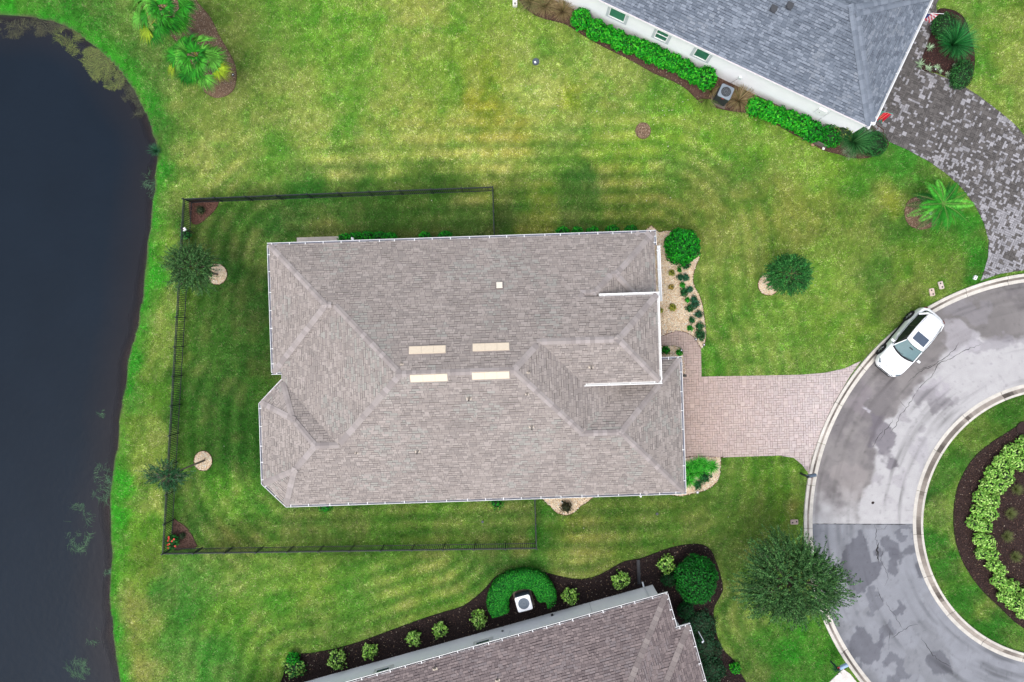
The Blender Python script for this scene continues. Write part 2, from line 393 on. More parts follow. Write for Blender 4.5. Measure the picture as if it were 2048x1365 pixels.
# colour of the turf: (u, v, radius px, seen colour)
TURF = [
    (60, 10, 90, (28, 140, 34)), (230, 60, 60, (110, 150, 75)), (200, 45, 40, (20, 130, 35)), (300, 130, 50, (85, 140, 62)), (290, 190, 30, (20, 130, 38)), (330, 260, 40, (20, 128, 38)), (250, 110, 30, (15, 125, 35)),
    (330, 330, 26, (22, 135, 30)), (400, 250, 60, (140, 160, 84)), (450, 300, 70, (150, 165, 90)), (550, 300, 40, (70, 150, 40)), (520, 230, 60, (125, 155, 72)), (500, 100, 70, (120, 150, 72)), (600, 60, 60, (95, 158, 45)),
    (700, 60, 70, (120, 172, 56)), (800, 60, 70, (140, 168, 72)), (830, 30, 40, (168, 170, 92)), (900, 110, 60, (132, 168, 62)), (700, 180, 60, (110, 165, 55)), (620, 170, 60, (140, 165, 76)), (700, 260, 30, (58, 150, 32)), (640, 280, 60, (150, 172, 84)),
    (780, 240, 60, (155, 172, 84)), (870, 260, 60, (165, 172, 84)), (980, 215, 40, (160, 160, 52)), (975, 130, 40, (146, 164, 56)), (1000, 270, 40, (160, 160, 66)), (890, 180, 40, (125, 165, 60)), (1060, 180, 50, (165, 178, 96)), (1140, 190, 25, (160, 170, 50)),
    (1120, 100, 60, (150, 172, 84)), (1050, 60, 50, (140, 170, 72)), (1180, 130, 60, (150, 172, 88)), (1230, 200, 50, (140, 162, 76)), (1320, 190, 50, (108, 158, 60)), (1290, 310, 60, (150, 180, 66)), (1360, 240, 50, (130, 172, 52)), (1400, 300, 60, (120, 166, 52)),
    (1470, 290, 60, (115, 165, 50)), (1560, 300, 50, (120, 168, 50)), (1640, 340, 50, (125, 168, 55)), (1720, 380, 40, (75, 145, 42)), (1770, 395, 28, (160, 160, 60)), (1790, 350, 50, (60, 140, 40)), (1800, 310, 30, (60, 150, 50)),
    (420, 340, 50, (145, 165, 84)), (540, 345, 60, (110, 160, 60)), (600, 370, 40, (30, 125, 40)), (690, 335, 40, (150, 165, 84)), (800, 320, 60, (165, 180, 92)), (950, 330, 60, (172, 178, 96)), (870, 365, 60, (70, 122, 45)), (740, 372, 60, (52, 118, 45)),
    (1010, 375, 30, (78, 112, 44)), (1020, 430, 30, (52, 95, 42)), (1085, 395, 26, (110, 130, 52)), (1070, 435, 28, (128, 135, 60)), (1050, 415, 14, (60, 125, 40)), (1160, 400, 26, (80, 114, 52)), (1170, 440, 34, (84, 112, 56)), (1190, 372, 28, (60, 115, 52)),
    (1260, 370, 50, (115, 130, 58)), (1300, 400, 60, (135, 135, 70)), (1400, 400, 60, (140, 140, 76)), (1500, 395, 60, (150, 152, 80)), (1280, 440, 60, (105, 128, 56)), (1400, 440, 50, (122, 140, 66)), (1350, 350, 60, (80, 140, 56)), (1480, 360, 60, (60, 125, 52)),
    (1600, 420, 60, (140, 150, 72)), (1700, 440, 50, (125, 142, 66)), (1780, 450, 30, (80, 130, 52)), (1500, 480, 60, (125, 152, 66)), (1440, 560, 40, (132, 158, 76)), (1460, 640, 50, (118, 156, 68)), (1560, 660, 60, (120, 162, 66)), (1660, 560, 50, (130, 168, 68)),
    (1700, 500, 50, (112, 150, 56)), (1760, 540, 40, (80, 128, 52)), (1680, 660, 60, (120, 156, 58)), (1780, 610, 30, (105, 130, 62)), (1810, 590, 25, (120, 132, 72)), (1860, 470, 40, (60, 138, 36)), (1890, 510, 40, (100, 140, 46)), (1940, 520, 30, (30, 130, 30)), (1930, 470, 30, (40, 145, 34)),
    (1830, 530, 50, (115, 148, 56)), (1740, 690, 30, (100, 145, 55)), (1640, 730, 50, (112, 155, 66)), (1420, 730, 25, (85, 150, 45)), (1430, 700, 18, (90, 150, 50)), (1520, 730, 40, (125, 158, 76)),
    (1970, 50, 60, (120, 160, 58)), (2020, 100, 60, (145, 165, 80)), (2000, 180, 50, (130, 160, 70)), (1960, 20, 40, (70, 150, 40)), (2040, 30, 40, (125, 155, 62)), (1960, 130, 24, (60, 150, 40)),
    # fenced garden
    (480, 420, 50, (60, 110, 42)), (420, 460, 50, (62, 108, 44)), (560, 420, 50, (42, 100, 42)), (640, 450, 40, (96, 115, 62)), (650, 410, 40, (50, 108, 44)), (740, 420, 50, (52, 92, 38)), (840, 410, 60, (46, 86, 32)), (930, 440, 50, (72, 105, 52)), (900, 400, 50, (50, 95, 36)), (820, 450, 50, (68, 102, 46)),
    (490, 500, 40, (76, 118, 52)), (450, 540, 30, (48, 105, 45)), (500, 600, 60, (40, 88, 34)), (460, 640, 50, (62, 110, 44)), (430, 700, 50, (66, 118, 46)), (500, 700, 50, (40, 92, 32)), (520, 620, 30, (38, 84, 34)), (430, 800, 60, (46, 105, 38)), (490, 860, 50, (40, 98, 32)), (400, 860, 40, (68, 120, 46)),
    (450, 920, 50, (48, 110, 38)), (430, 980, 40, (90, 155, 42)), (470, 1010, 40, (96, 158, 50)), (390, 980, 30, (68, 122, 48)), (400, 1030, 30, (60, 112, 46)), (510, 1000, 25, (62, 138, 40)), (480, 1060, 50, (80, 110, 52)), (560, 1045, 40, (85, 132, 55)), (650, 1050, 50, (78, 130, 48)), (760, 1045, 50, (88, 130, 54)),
    (880, 1040, 50, (90, 138, 50)), (980, 1050, 50, (98, 132, 62)), (1040, 1040, 40, (80, 120, 52)), (700, 1075, 60, (62, 102, 38)), (850, 1075, 60, (60, 105, 38)), (1000, 1075, 50, (68, 108, 44)), (600, 1075, 50, (74, 110, 48)), (450, 1085, 40, (88, 105, 50)), (1040, 1082, 22, (128, 128, 68)),
    # pond bank
    (318, 480, 26, (120, 165, 58)), (310, 560, 18, (40, 170, 25)), (320, 640, 30, (135, 162, 78)), (295, 640, 18, (70, 165, 40)), (310, 720, 30, (130, 158, 74)), (270, 730, 20, (22, 150, 25)), (262, 790, 22, (20, 150, 22)), (300, 800, 26, (98, 150, 48)), (300, 860, 24, (138, 162, 80)), (255, 860, 20, (120, 150, 60)),
    (290, 920, 30, (135, 160, 72)), (255, 905, 20, (115, 150, 60)), (240, 970, 16, (40, 185, 14)), (240, 1040, 20, (40, 185, 14)), (255, 1090, 20, (70, 165, 20)), (290, 1050, 28, (110, 162, 48)), (310, 1010, 16, (155, 175, 88)), (300, 1120, 28, (115, 145, 56)), (245, 1150, 22, (110, 165, 50)), (240, 1200, 20, (130, 155, 68)), (265, 1220, 24, (150, 155, 82)),
    (280, 1170, 26, (125, 158, 62)), (235, 1270, 16, (60, 172, 30)), (246, 1330, 20, (50, 165, 25)), (275, 1300, 26, (130, 150, 70)), (300, 1340, 30, (158, 160, 88)), (310, 1240, 24, (140, 162, 80)),
    # south lawn
    (360, 1200, 50, (60, 140, 50)), (400, 1140, 50, (100, 155, 70)), (480, 1150, 60, (120, 162, 70)), (450, 1230, 50, (105, 158, 50)), (430, 1310, 60, (70, 152, 58)), (520, 1290, 50, (110, 155, 60)), (350, 1330, 40, (88, 155, 66)), (560, 1200, 30, (50, 150, 24)), (620, 1160, 60, (130, 165, 66)), (700, 1180, 50, (78, 152, 48)),
    (780, 1170, 50, (140, 168, 78)), (860, 1150, 60, (132, 160, 70)), (950, 1140, 50, (92, 138, 58)), (760, 1240, 50, (105, 150, 62)), (640, 1270, 60, (110, 150, 66)), (560, 1130, 50, (110, 158, 60)), (740, 1120, 60, (96, 150, 54)), (880, 1190, 40, (120, 160, 66)), (1000, 1125, 30, (60, 125, 50)), (1060, 1120, 40, (62, 130, 48)),
    (1090, 1040, 24, (40, 135, 32)), (1095, 1080, 22, (40, 110, 38)), (1140, 1060, 40, (118, 128, 58)), (1180, 1075, 40, (142, 142, 76)), (1240, 1060, 50, (110, 130, 56)), (1290, 1080, 50, (85, 130, 48)), (1180, 1030, 40, (95, 130, 56)), (1250, 1030, 40, (80, 120, 48)), (1300, 1010, 30, (110, 138, 66)), (1380, 1030, 50, (105, 132, 58)),
    (1350, 1065, 50, (80, 128, 46)), (1440, 1010, 40, (92, 132, 56)), (1460, 950, 30, (90, 138, 50)), (1540, 960, 50, (98, 145, 48)), (1580, 1010, 30, (110, 148, 50)), (1500, 1060, 40, (112, 138, 64)), (1590, 1020, 12, (150, 130, 72)), (1200, 1100, 40, (110, 140, 58)), (1130, 1120, 40, (125, 150, 72)), (1110, 1140, 20, (110, 140, 62)),
    (1460, 1100, 40, (92, 120, 60)), (1460, 1180, 30, (98, 125, 62)), (1470, 1250, 40, (105, 145, 62)), (1520, 1300, 40, (70, 135, 48)), (1600, 1330, 50, (32, 142, 28)), (1640, 1300, 30, (60, 140, 34)), (1560, 1350, 30, (40, 130, 32)), (1500, 1350, 30, (98, 130, 64)),
    # island
    (1880, 950, 24, (78, 130, 55)), (1850, 1000, 18, (30, 110, 36)), (1870, 1020, 16, (105, 140, 70)), (1862, 1090, 20, (45, 125, 38)), (1890, 1140, 20, (50, 128, 40)), (1930, 1200, 24, (45, 128, 36)), (1990, 1260, 30, (32, 125, 32)), (2030, 1290, 30, (80, 140, 52)), (1950, 870, 24, (100, 132, 58)), (2020, 830, 30, (60, 118, 40)),
    (1980, 1225, 18, (118, 142, 70)), (1925, 920, 20, (60, 125, 44)),
]
_tx = np.array([P(t[0], t[1])[0] for t in TURF]); _ty = np.array([P(t[0], t[1])[1] for t in TURF])
_tr = np.array([t[2] * PXM for t in TURF]); _tc = np.array([[lin(q) for q in t[3]] for t in TURF])
TURF_GAIN = np.array([0.97, 1.09, 0.72]) / LIT
fence_in = PX([(381, 404), (985, 388), (988, 480), (540, 500), (530, 990), (1070, 1000), (1071, 1088), (343, 1096)])


def lawncol(x, y, d):
    """base colour of the turf at each place (green, dry and lush patches)"""
    x = np.asarray(x, float); y = np.asarray(y, float)
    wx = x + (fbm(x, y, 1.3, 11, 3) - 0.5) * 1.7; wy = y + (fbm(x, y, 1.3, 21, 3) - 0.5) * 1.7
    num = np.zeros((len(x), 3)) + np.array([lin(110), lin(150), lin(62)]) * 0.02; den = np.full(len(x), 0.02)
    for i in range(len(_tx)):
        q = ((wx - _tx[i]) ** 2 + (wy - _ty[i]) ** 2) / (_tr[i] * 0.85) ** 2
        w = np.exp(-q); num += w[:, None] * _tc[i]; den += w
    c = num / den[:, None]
    # lush water edge
    e = np.clip(1 - np.abs(d - 0.2) / 1.3, 0, 1) ** 0.8
    lush = e * np.clip(0.62 + 1.6 * (fbm(x, y, 3.2, 31, 2) - 0.42), 0, 1)
    c = c * (1 - lush[:, None]) + lush[:, None] * np.array([lin(20), lin(160), lin(20)])
    # dry and green mottling, mower lines
    m = fbm(x, y, 1.1, 41, 4); dry = np.clip((m - 0.50) * 3.6, 0, 0.6)
    tan = np.array([0.36, 0.33, 0.16])
    lum = c.sum(1, keepdims=True) / 0.55
    c = c * (1 - dry[:, None] * 0.42) + dry[:, None] * 0.42 * tan * lum
    g = np.clip((0.46 - m) * 3.2, 0, 0.6)
    c = c * (1 - g[:, None] * np.array([0.55, 0.26, 0.5]))
    st = np.sin((y - x * 0.033) * 2 * PI / 1.35) * np.clip(fbm(x, y, 9, 55, 2) - 0.35, 0, 0.5)
    c = c * (1 + 0.16 * st[:, None])
    # mower passes that follow the house and the lower bed
    wob = (fbm(x, y, 8, 57, 2) - 0.5) * 0.6
    dh = polydist(x, y, house_main) + wob; db = polydist(x, y, mulch_south) + wob
    near = np.clip((11 - dh) / 4, 0, 1) * np.where(x > -21.5, 1, .3); nb_ = np.clip((8 - db) / 3, 0, 1) * (y < -14.3)
    patchy = np.clip(fbm(x, y, 4.5, 58, 2) * 2.0 - 0.2, 0.15, 1.2)
    ms = (np.sin(dh * 2 * PI / 1.05) * near * (1 - nb_) + np.sin(db * 2 * PI / 1.05) * nb_) * patchy
    c = c * (1 + ms[:, None] * np.array([0.36, 0.16, 0.31]))
    clump = np.clip((vnoise(x, y, 0.75, 63) - 0.72) * 5, 0, 1)
    c = c * (1 - clump[:, None] * np.array([0.30, 0.05, 0.30]))
    f = vnoise(x, y, 0.17, 61) - 0.5
    c = c * (1 + 0.62 * f[:, None] * np.array([1.15, 0.9, 1.2]))
    yard = np.clip(0.5 + polydist(x, y, fence_in) * np.where(inpoly(x, y, fence_in), 1, -1) / 0.8, 0, 1)[:, None]
    c = c * (1 + yard * np.array([0.30, 0.15, 0.22]))
    lumi = (c * np.array([0.25, 0.65, 0.10])).sum(1, keepdims=True)
    c = c * 0.84 + lumi * np.array([1.02, 1.0, 0.60]) * 0.16
    return np.clip(c * TURF_GAIN, 0.002, 0.7)


def axis(lo, hi, step, outer):
    a = list(np.arange(lo, hi + 1e-6, step))
    return np.array([-o for o in reversed(outer)] + a + list(outer))


gx = axis(-43.4, 43.4, 0.28, [45, 48, 56, 70, 90, 130, 200, 400, 900, 2200])
gy = axis(-32.2, 32.2, 0.28, [34, 38, 46, 60, 90, 130, 200, 400, 900, 2200])
GX, GY = np.meshgrid(gx, gy, indexing='ij')
gxf, gyf = GX.ravel(), GY.ravel()
gd = ground_sd(gxf, gyf)
gzf = ground_z(gd) + np.where(gd > 0.4, (fbm(gxf, gyf, 6, 71, 2) - 0.5) * 0.012 - 0.012, 0)
nx_, ny_ = len(gx), len(gy)
I = np.arange(nx_ * ny_).reshape(nx_, ny_)
gf = np.stack([I[:-1, :-1], I[1:, :-1], I[1:, 1:], I[:-1, 1:]], -1).reshape(-1, 4)
ground = bulk('lawn_ground', np.stack([gxf, gyf, gzf], 1), gf, (0.1, 0.14, 0.05), M['ground'], smooth=True)
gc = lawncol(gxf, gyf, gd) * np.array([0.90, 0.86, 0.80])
far = np.clip((np.maximum(np.abs(gxf) - 42, np.abs(gyf) - 31)) / 6, 0, 1)[:, None]
gc = gc * (1 - far) + far * np.array([0.085, 0.135, 0.03])
bed = np.clip((0.12 - gd) * 6, 0, 1)[:, None]
mud = np.array([0.075, 0.055, 0.045]) * (0.6 + 0.8 * fbm(gxf, gyf, 1.5, 81)[:, None])
gc = gc * (1 - bed) + bed * mud
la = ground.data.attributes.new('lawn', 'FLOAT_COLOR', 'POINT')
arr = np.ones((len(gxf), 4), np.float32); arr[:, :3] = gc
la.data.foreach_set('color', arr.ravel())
tag(ground, 'wide mown lawn with green and dry straw patches running down to the pond', kind='structure')

# water: dark and cloudy, seen through only in the shallows
wx = np.linspace(-160, P(330, 0)[0] + 1.5, 150); wx = np.concatenate([[-400], wx]); wy = np.linspace(-130, 130, 220)
wx = np.concatenate([[-400, -150, -90, -60, -44], np.arange(-38, P(335, 0)[0] + 1.2, 0.4)]); wy = np.concatenate([[-300, -120, -70, -45, -34], np.arange(-28, 28, 0.4), [30, 40, 60, 120, 300]])
WX, WY = np.meshgrid(wx, wy, indexing='ij'); wxf, wyf = WX.ravel(), WY.ravel()
I = np.arange(len(wxf)).reshape(len(wx), len(wy))
wf = np.stack([I[:-1, :-1], I[1:, :-1], I[1:, 1:], I[:-1, 1:]], -1).reshape(-1, 4)
wd = -ground_sd(wxf, wyf)
water = bulk('pond_water', np.stack([wxf, wyf, np.full(len(wxf), ZW)], 1), wf, (0, 0, 0), M['glass'], smooth=True)
wm = bpy.data.materials.new('pond_water'); wm.use_nodes = True
nt = wm.node_tree; b = nt.nodes['Principled BSDF']
b.inputs['Roughness'].default_value = 0.07; b.inputs['IOR'].default_value = 1.33; b.inputs['Specular IOR Level'].default_value = 0.2
at = nt.nodes.new('ShaderNodeAttribute'); at.attribute_name = 'depth'
cr = nt.nodes.new('ShaderNodeMix'); cr.data_type = 'RGBA'
cr.inputs['A'].default_value = (0.0155, 0.0150, 0.019, 1); cr.inputs['B'].default_value = (0.0065, 0.0120, 0.0205, 1)  # blue of the deep tone partly paints in the reflected sky
nt.links.new(at.outputs['Fac'], cr.inputs['Factor'])
nz = nt.nodes.new('ShaderNodeTexNoise'); nz.inputs['Scale'].default_value = 0.22; nz.inputs['Detail'].default_value = 4
geo = nt.nodes.new('ShaderNodeNewGeometry'); nt.links.new(geo.outputs['Position'], nz.inputs['Vector'])
mr = nt.nodes.new('ShaderNodeMapRange'); mr.inputs[3].default_value = 0.82; mr.inputs[4].default_value = 1.18; nt.links.new(nz.outputs[0], mr.inputs[0])
vm = nt.nodes.new('ShaderNodeVectorMath'); vm.operation = 'SCALE'
nt.links.new(cr.outputs['Result'], vm.inputs[0]); nt.links.new(mr.outputs[0], vm.inputs['Scale']); nt.links.new(vm.outputs[0], b.inputs['Base Color'])
ma = nt.nodes.new('ShaderNodeMapRange'); ma.inputs[1].default_value = 0.0; ma.inputs[2].default_value = 0.22; ma.inputs[3].default_value = 0.5; ma.inputs[4].default_value = 1.0
nt.links.new(at.outputs['Fac'], ma.inputs[0]); nt.links.new(ma.outputs[0], b.inputs['Alpha'])
rp = nt.nodes.new('ShaderNodeTexNoise'); rp.inputs['Scale'].default_value = 2.6; rp.inputs['Detail'].default_value = 3
nt.links.new(geo.outputs['Position'], rp.inputs['Vector'])
bp = nt.nodes.new('ShaderNodeBump'); bp.inputs['Distance'].default_value = 0.012; nt.links.new(rp.outputs[0], bp.inputs['Height']); nt.links.new(bp.outputs[0], b.inputs['Normal'])
water.data.materials[0] = wm
da = water.data.attributes.new('depth', 'FLOAT', 'POINT')
da.data.foreach_set('value', np.clip(wd / 2.8 + (fbm(wxf, wyf, 3, 91) - 0.5) * 0.35, 0, 1).astype(np.float32))
tag(water, 'dark slate blue pond with still water along the left of the lawns', kind='structure')

# ------------------------------------------------------------------ road, kerbs
nr, na = 62, 1300
rr = np.linspace(R_ISL - 0.02, R_KERB + 0.02, nr); aa = np.linspace(0, 2 * PI, na, endpoint=False)
RR, AA = np.meshgrid(rr, aa, indexing='ij')
rx = CX + RR.ravel() * np.cos(AA.ravel()); ry = CY + RR.ravel() * np.sin(AA.ravel())
I = np.arange(nr * na).reshape(nr, na); I2 = np.roll(I, -1, axis=1)
rf = np.stack([I[:-1], I[1:], I2[1:], I2[:-1]], -1).reshape(-1, 4)
road = bulk('cul_de_sac_road', np.stack([rx, ry, np.full(len(rx), 0.026)], 1), rf, (0.1, 0.1, 0.1), M['asphalt'], smooth=True)
seam = P(0, 1048)[1]
up = (ry > seam)
RC = lambda r, g, b: np.array([lin(r), lin(g), lin(b)]) / LIT
radn = (RR.ravel() - R_ISL) / (R_KERB - R_ISL)              # 0 at the island, 1 at the outer kerb
_wa = (fbm(rx, ry, 1.1, 102, 4) - 0.5); _wb = (fbm(rx, ry, 1.1, 105, 4) - 0.5)
tyre = np.clip(fbm(np.arctan2(ry - CY, rx - CX) * 1.1 + _wa * .08, RR.ravel() * 1.0 + _wb * .12, 0.34, 135, 3) - 0.52, 0, 1) * fbm(rx, ry, 3.0, 138, 2)
n1 = fbm(rx + _wa, ry + _wb, 2.4, 101, 5); n2 = fbm(rx, ry, 0.7, 111, 4); n3 = fbm(rx, ry, 5.5, 121, 2)
streak = fbm(np.arctan2(ry - CY, rx - CX) * 6, RR.ravel() * 1.0, 0.55, 131, 3)
pale = RC(198, 196, 197); mid = RC(146, 141, 140); dk = RC(112, 107, 110)
edge = np.clip((radn + (n1 - 0.5) * 0.30 + (n2 - 0.5) * 0.14 - 0.50) / 0.05, 0, 1)[:, None]
cu = pale * (1 - edge) + edge * (mid * (0.7 + 0.62 * n3[:, None]))
blot = np.clip((n1 * 0.62 + streak * 0.38 - 0.555) / 0.03, 0, 1)[:, None] * (1 - edge)
cu = cu * (1 - blot * 0.75) + blot * 0.75 * RC(172, 168, 172)
dkk = np.clip((n3 * 0.55 + n2 * 0.45 - 0.50) * 7, 0, 1)[:, None] * edge
cu = cu * (1 - 0.6 * dkk) + 0.6 * dkk * dk
nearseam = np.clip(1 - (ry - seam) / 2.4 - (n2 - 0.5) * 1.2, 0, 1)[:, None]
cu = cu * (1 - nearseam) + nearseam * pale * 1.02
cl = RC(143, 145, 151) * (0.82 + 0.36 * n2[:, None])
pl = np.clip((n1 - 0.47) / 0.035, 0, 1)[:, None]
cl = cl * (1 - pl * 0.30) + pl * 0.30 * RC(170, 173, 182)
dp = np.clip((0.405 - n3 * 0.5 - n1 * 0.5 + 0.03) / 0.012, 0, 1)[:, None]
cl = cl * (1 - dp * 0.8) + dp * 0.8 * RC(104, 105, 113)
for (u, v, a_, b_, wgt) in [(1722, 1135, 32, 50, 1), (1780, 1105, 20, 30, .9), (1812, 1065, 14, 14, .8), (1740, 1205, 14, 20, .7), (1800, 1220, 16, 28, .9), (1735, 1300, 26, 34, .9), (1760, 1270, 18, 14, .7), (1790, 1345, 40, 22, .8), (1702, 1330, 16, 30, .7)]:
    X0, Y0 = P(u, v)
    q = ((rx + _wa * 2.2 - X0) / (a_ * PXM)) ** 2 + ((ry + _wb * 2.6 - Y0) / (b_ * PXM)) ** 2 + (n2 - 0.5) * 1.6
    k = np.clip((1.0 - q) / 0.16, 0, 1)[:, None] * wgt * 0.85
    cl = cl * (1 - k) + k * RC(106, 107, 116)
kk = 1 - np.clip((1 - radn) / 0.12, 0, 1)[:, None]
cl = cl * (1 - 0.25 * kk)
for (u, v, a_, b_, wgt, cc) in [(1860, 800, 40, 26, .9, (160, 156, 160)), (1880, 775, 22, 16, .7, (185, 180, 186)), (1760, 870, 26, 60, .8, (122, 116, 124)), (1725, 800, 22, 36, .7, (146, 138, 142)), (1930, 620, 60, 26, .6, (150, 146, 150)), (1985, 700, 50, 12, .6, (158, 154, 160)), (1740, 810, 12, 16, .9, (196, 192, 198)), (1700, 960, 40, 50, .4, (176, 168, 166)),
                             (1925, 680, 50, 26, .5, (200, 196, 202)), (1790, 950, 12, 32, .6, (180, 176, 180)), (1835, 910, 10, 30, .5, (178, 174, 180))]:
    X0, Y0 = P(u, v)
    q = ((rx + _wa * 2.4 - X0) / (a_ * PXM)) ** 2 + ((ry + _wb * 2.4 - Y0) / (b_ * PXM)) ** 2 + (n2 - 0.5) * 1.6
    k = np.clip((1.0 - q) / 0.35, 0, 1)[:, None] * wgt
    cu = cu * (1 - k) + k * RC(*cc)
speck = np.clip((vnoise(rx, ry, 0.17, 143) - 0.80) * 5, 0, 1)[:, None]
rc = np.where(up[:, None], cu, cl) * (1 - 2.3 * tyre[:, None]) * (1 - 0.22 * speck) * (0.95 + 0.1 * vnoise(rx, ry, 0.3, 141)[:, None])
ra = road.data.attributes.new('road', 'FLOAT_COLOR', 'POINT')
arr = np.ones((len(rx), 4), np.float32); arr[:, :3] = np.clip(rc, 0.01, 0.6); ra.data.foreach_set('color', arr.ravel())
tag(road, 'grey curving asphalt of the turning circle with bleached and stained patches', kind='structure')


def crack(px, w=0.016, jitter=0.06, col=(0.028, 0.026, 0.028)):
    pts = PX(px); dense = []
    for i in range(len(pts) - 1):
        a, b_ = pts[i], pts[i + 1]; L_ = math.hypot(b_[0] - a[0], b_[1] - a[1]); n = max(2, int(L_ / 0.14))
        for k in range(n):
            t = k / n; dense.append((a[0] + (b_[0] - a[0]) * t + random.gauss(0, jitter * 0.5), a[1] + (b_[1] - a[1]) * t + random.gauss(0, jitter * 0.5)))
    dense.append(pts[-1])
    mb = MB(); prev = None
    for i, p in enumerate(dense):
        q = dense[min(i + 1, len(dense) - 1)]; o = dense[max(i - 1, 0)]
        dx, dy = q[0] - o[0], q[1] - o[1]; l = math.hypot(dx, dy) or 1
        ww = w * (0.35 + random.random()) * min(1, (i + 1) / 4, (len(dense) - i) / 4)
        cur = ((p[0] - dy / l * ww, p[1] + dx / l * ww, 0.031), (p[0] + dy / l * ww, p[1] - dx / l * ww, 0.031))
        if prev: mb.poly([prev[0], prev[1], cur[1], cur[0]], col)
        prev = cur
    return mb.build('crack', M['asphalt2'], road)


M['asphalt2'] = nmat('crack_tar', 0.9, 0.2, 20, 0.2)
for c_ in [[(1918, 685), (1908, 700), (1895, 712), (1880, 722), (1872, 728), (1860, 735), (1842, 742), (1830, 752), (1815, 765)],
           [(1960, 690), (1935, 698), (1918, 708), (1900, 718), (1885, 722), (1874, 730), (1868, 745), (1858, 758), (1845, 768), (1832, 785)],
           [(1872, 728), (1850, 735), (1838, 740)], [(1832, 785), (1822, 800), (1815, 812), (1800, 830), (1792, 850), (1780, 865)], [(1812, 815), (1800, 803)],
           [(1765, 860), (1752, 880), (1745, 895)], [(1748, 1050), (1753, 1062), (1750, 1078), (1755, 1095), (1752, 1110), (1757, 1128)], [(1753, 1060), (1768, 1058), (1775, 1050)],
           [(1766, 1098), (1762, 1120), (1770, 1140), (1776, 1158), (1769, 1172)], [(1754, 1175), (1765, 1205)], [(1772, 1205), (1785, 1225), (1798, 1245), (1803, 1256)],
           [(1782, 1277), (1800, 1265), (1820, 1252), (1836, 1250)], [(1842, 1275), (1852, 1290), (1865, 1310), (1880, 1322), (1905, 1335)], [(1780, 1262), (1778, 1280), (1776, 1300)], [(1727, 1068), (1730, 1085)],
           [(1842, 1262), (1852, 1260)], [(1785, 840), (1770, 862), (1760, 880)]]:
    crack(c_)
crack([(1622, 1048), (1700, 1048.5), (1770, 1049), (1826, 1050)], 0.02, 0.01)
crack([(1757, 1085), (1753, 1100), (1758, 1125)], 0.05, 0.05)


def kerb(name, r0, r1, prof, nseg, label, phase=0.0):
    """prof: list of (fraction from r0 to r1, z); segments with open joints are the parts"""
    root = empty(name, (CX, CY, 0), kind='structure', label=label)
    for k in range(nseg):
        a0 = phase + 2 * PI * k / nseg + 0.011 / max(r0, r1); a1 = phase + 2 * PI * (k + 1) / nseg - 0.011 / max(r0, r1)
        mb = MB(); n = 12; rows = []
        tone = 0.92 + 0.16 * random.random()
        for i in range(n + 1):
            a = a0 + (a1 - a0) * i / n
            row = []
            for (f, z) in prof:
                r = r0 + (r1 - r0) * f
                row.append((r * math.cos(a), r * math.sin(a), z))
            rows.append(row)
        for i in range(n):
            for j in range(len(prof) - 1):
                f = (prof[j][0] + prof[j + 1][0]) / 2
                ang = a0 + (a1 - a0) * i / n
                st = float(vnoise(ang * 14, k * 3.1, 1.0, 151)) - 0.3
                c = S(226, 220, 210) if not (0.30 < f < 0.62) else S(176 - 130 * max(0, st), 166 - 126 * max(0, st), 156 - 120 * max(0, st))
                c = tuple(q * tone for q in c)
                mb.poly([rows[i][j], rows[i + 1][j], rows[i + 1][j + 1], rows[i][j + 1]], c)
        for row in (rows[0], rows[-1]):
            mb.poly([(p[0], p[1], p[2]) for p in row] + [(row[-1][0], row[-1][1], -0.05), (row[0][0], row[0][1], -0.05)], S(90, 84, 80))
        mb.build('kerb_segment', M['concrete'], root)
    return root


kerb('outer_kerb', R_OUT, R_KERB, [(0, -0.05), (0.0, 0.125), (0.20, 0.13), (0.34, 0.10), (0.5, 0.038), (0.62, 0.030), (1.0, 0.036), (1.0, -0.02)], 36, 'pale concrete kerb and gutter round the outside of the road', 0.02)
kerb('island_kerb', R_ISLIN, R_ISL, [(0, -0.05), (0.0, 0.135), (0.24, 0.14), (0.38, 0.10), (0.52, 0.04), (0.64, 0.030), (1.0, 0.036), (1.0, -0.02)], 20, 'pale stained concrete kerb round the planted island', 0.08)


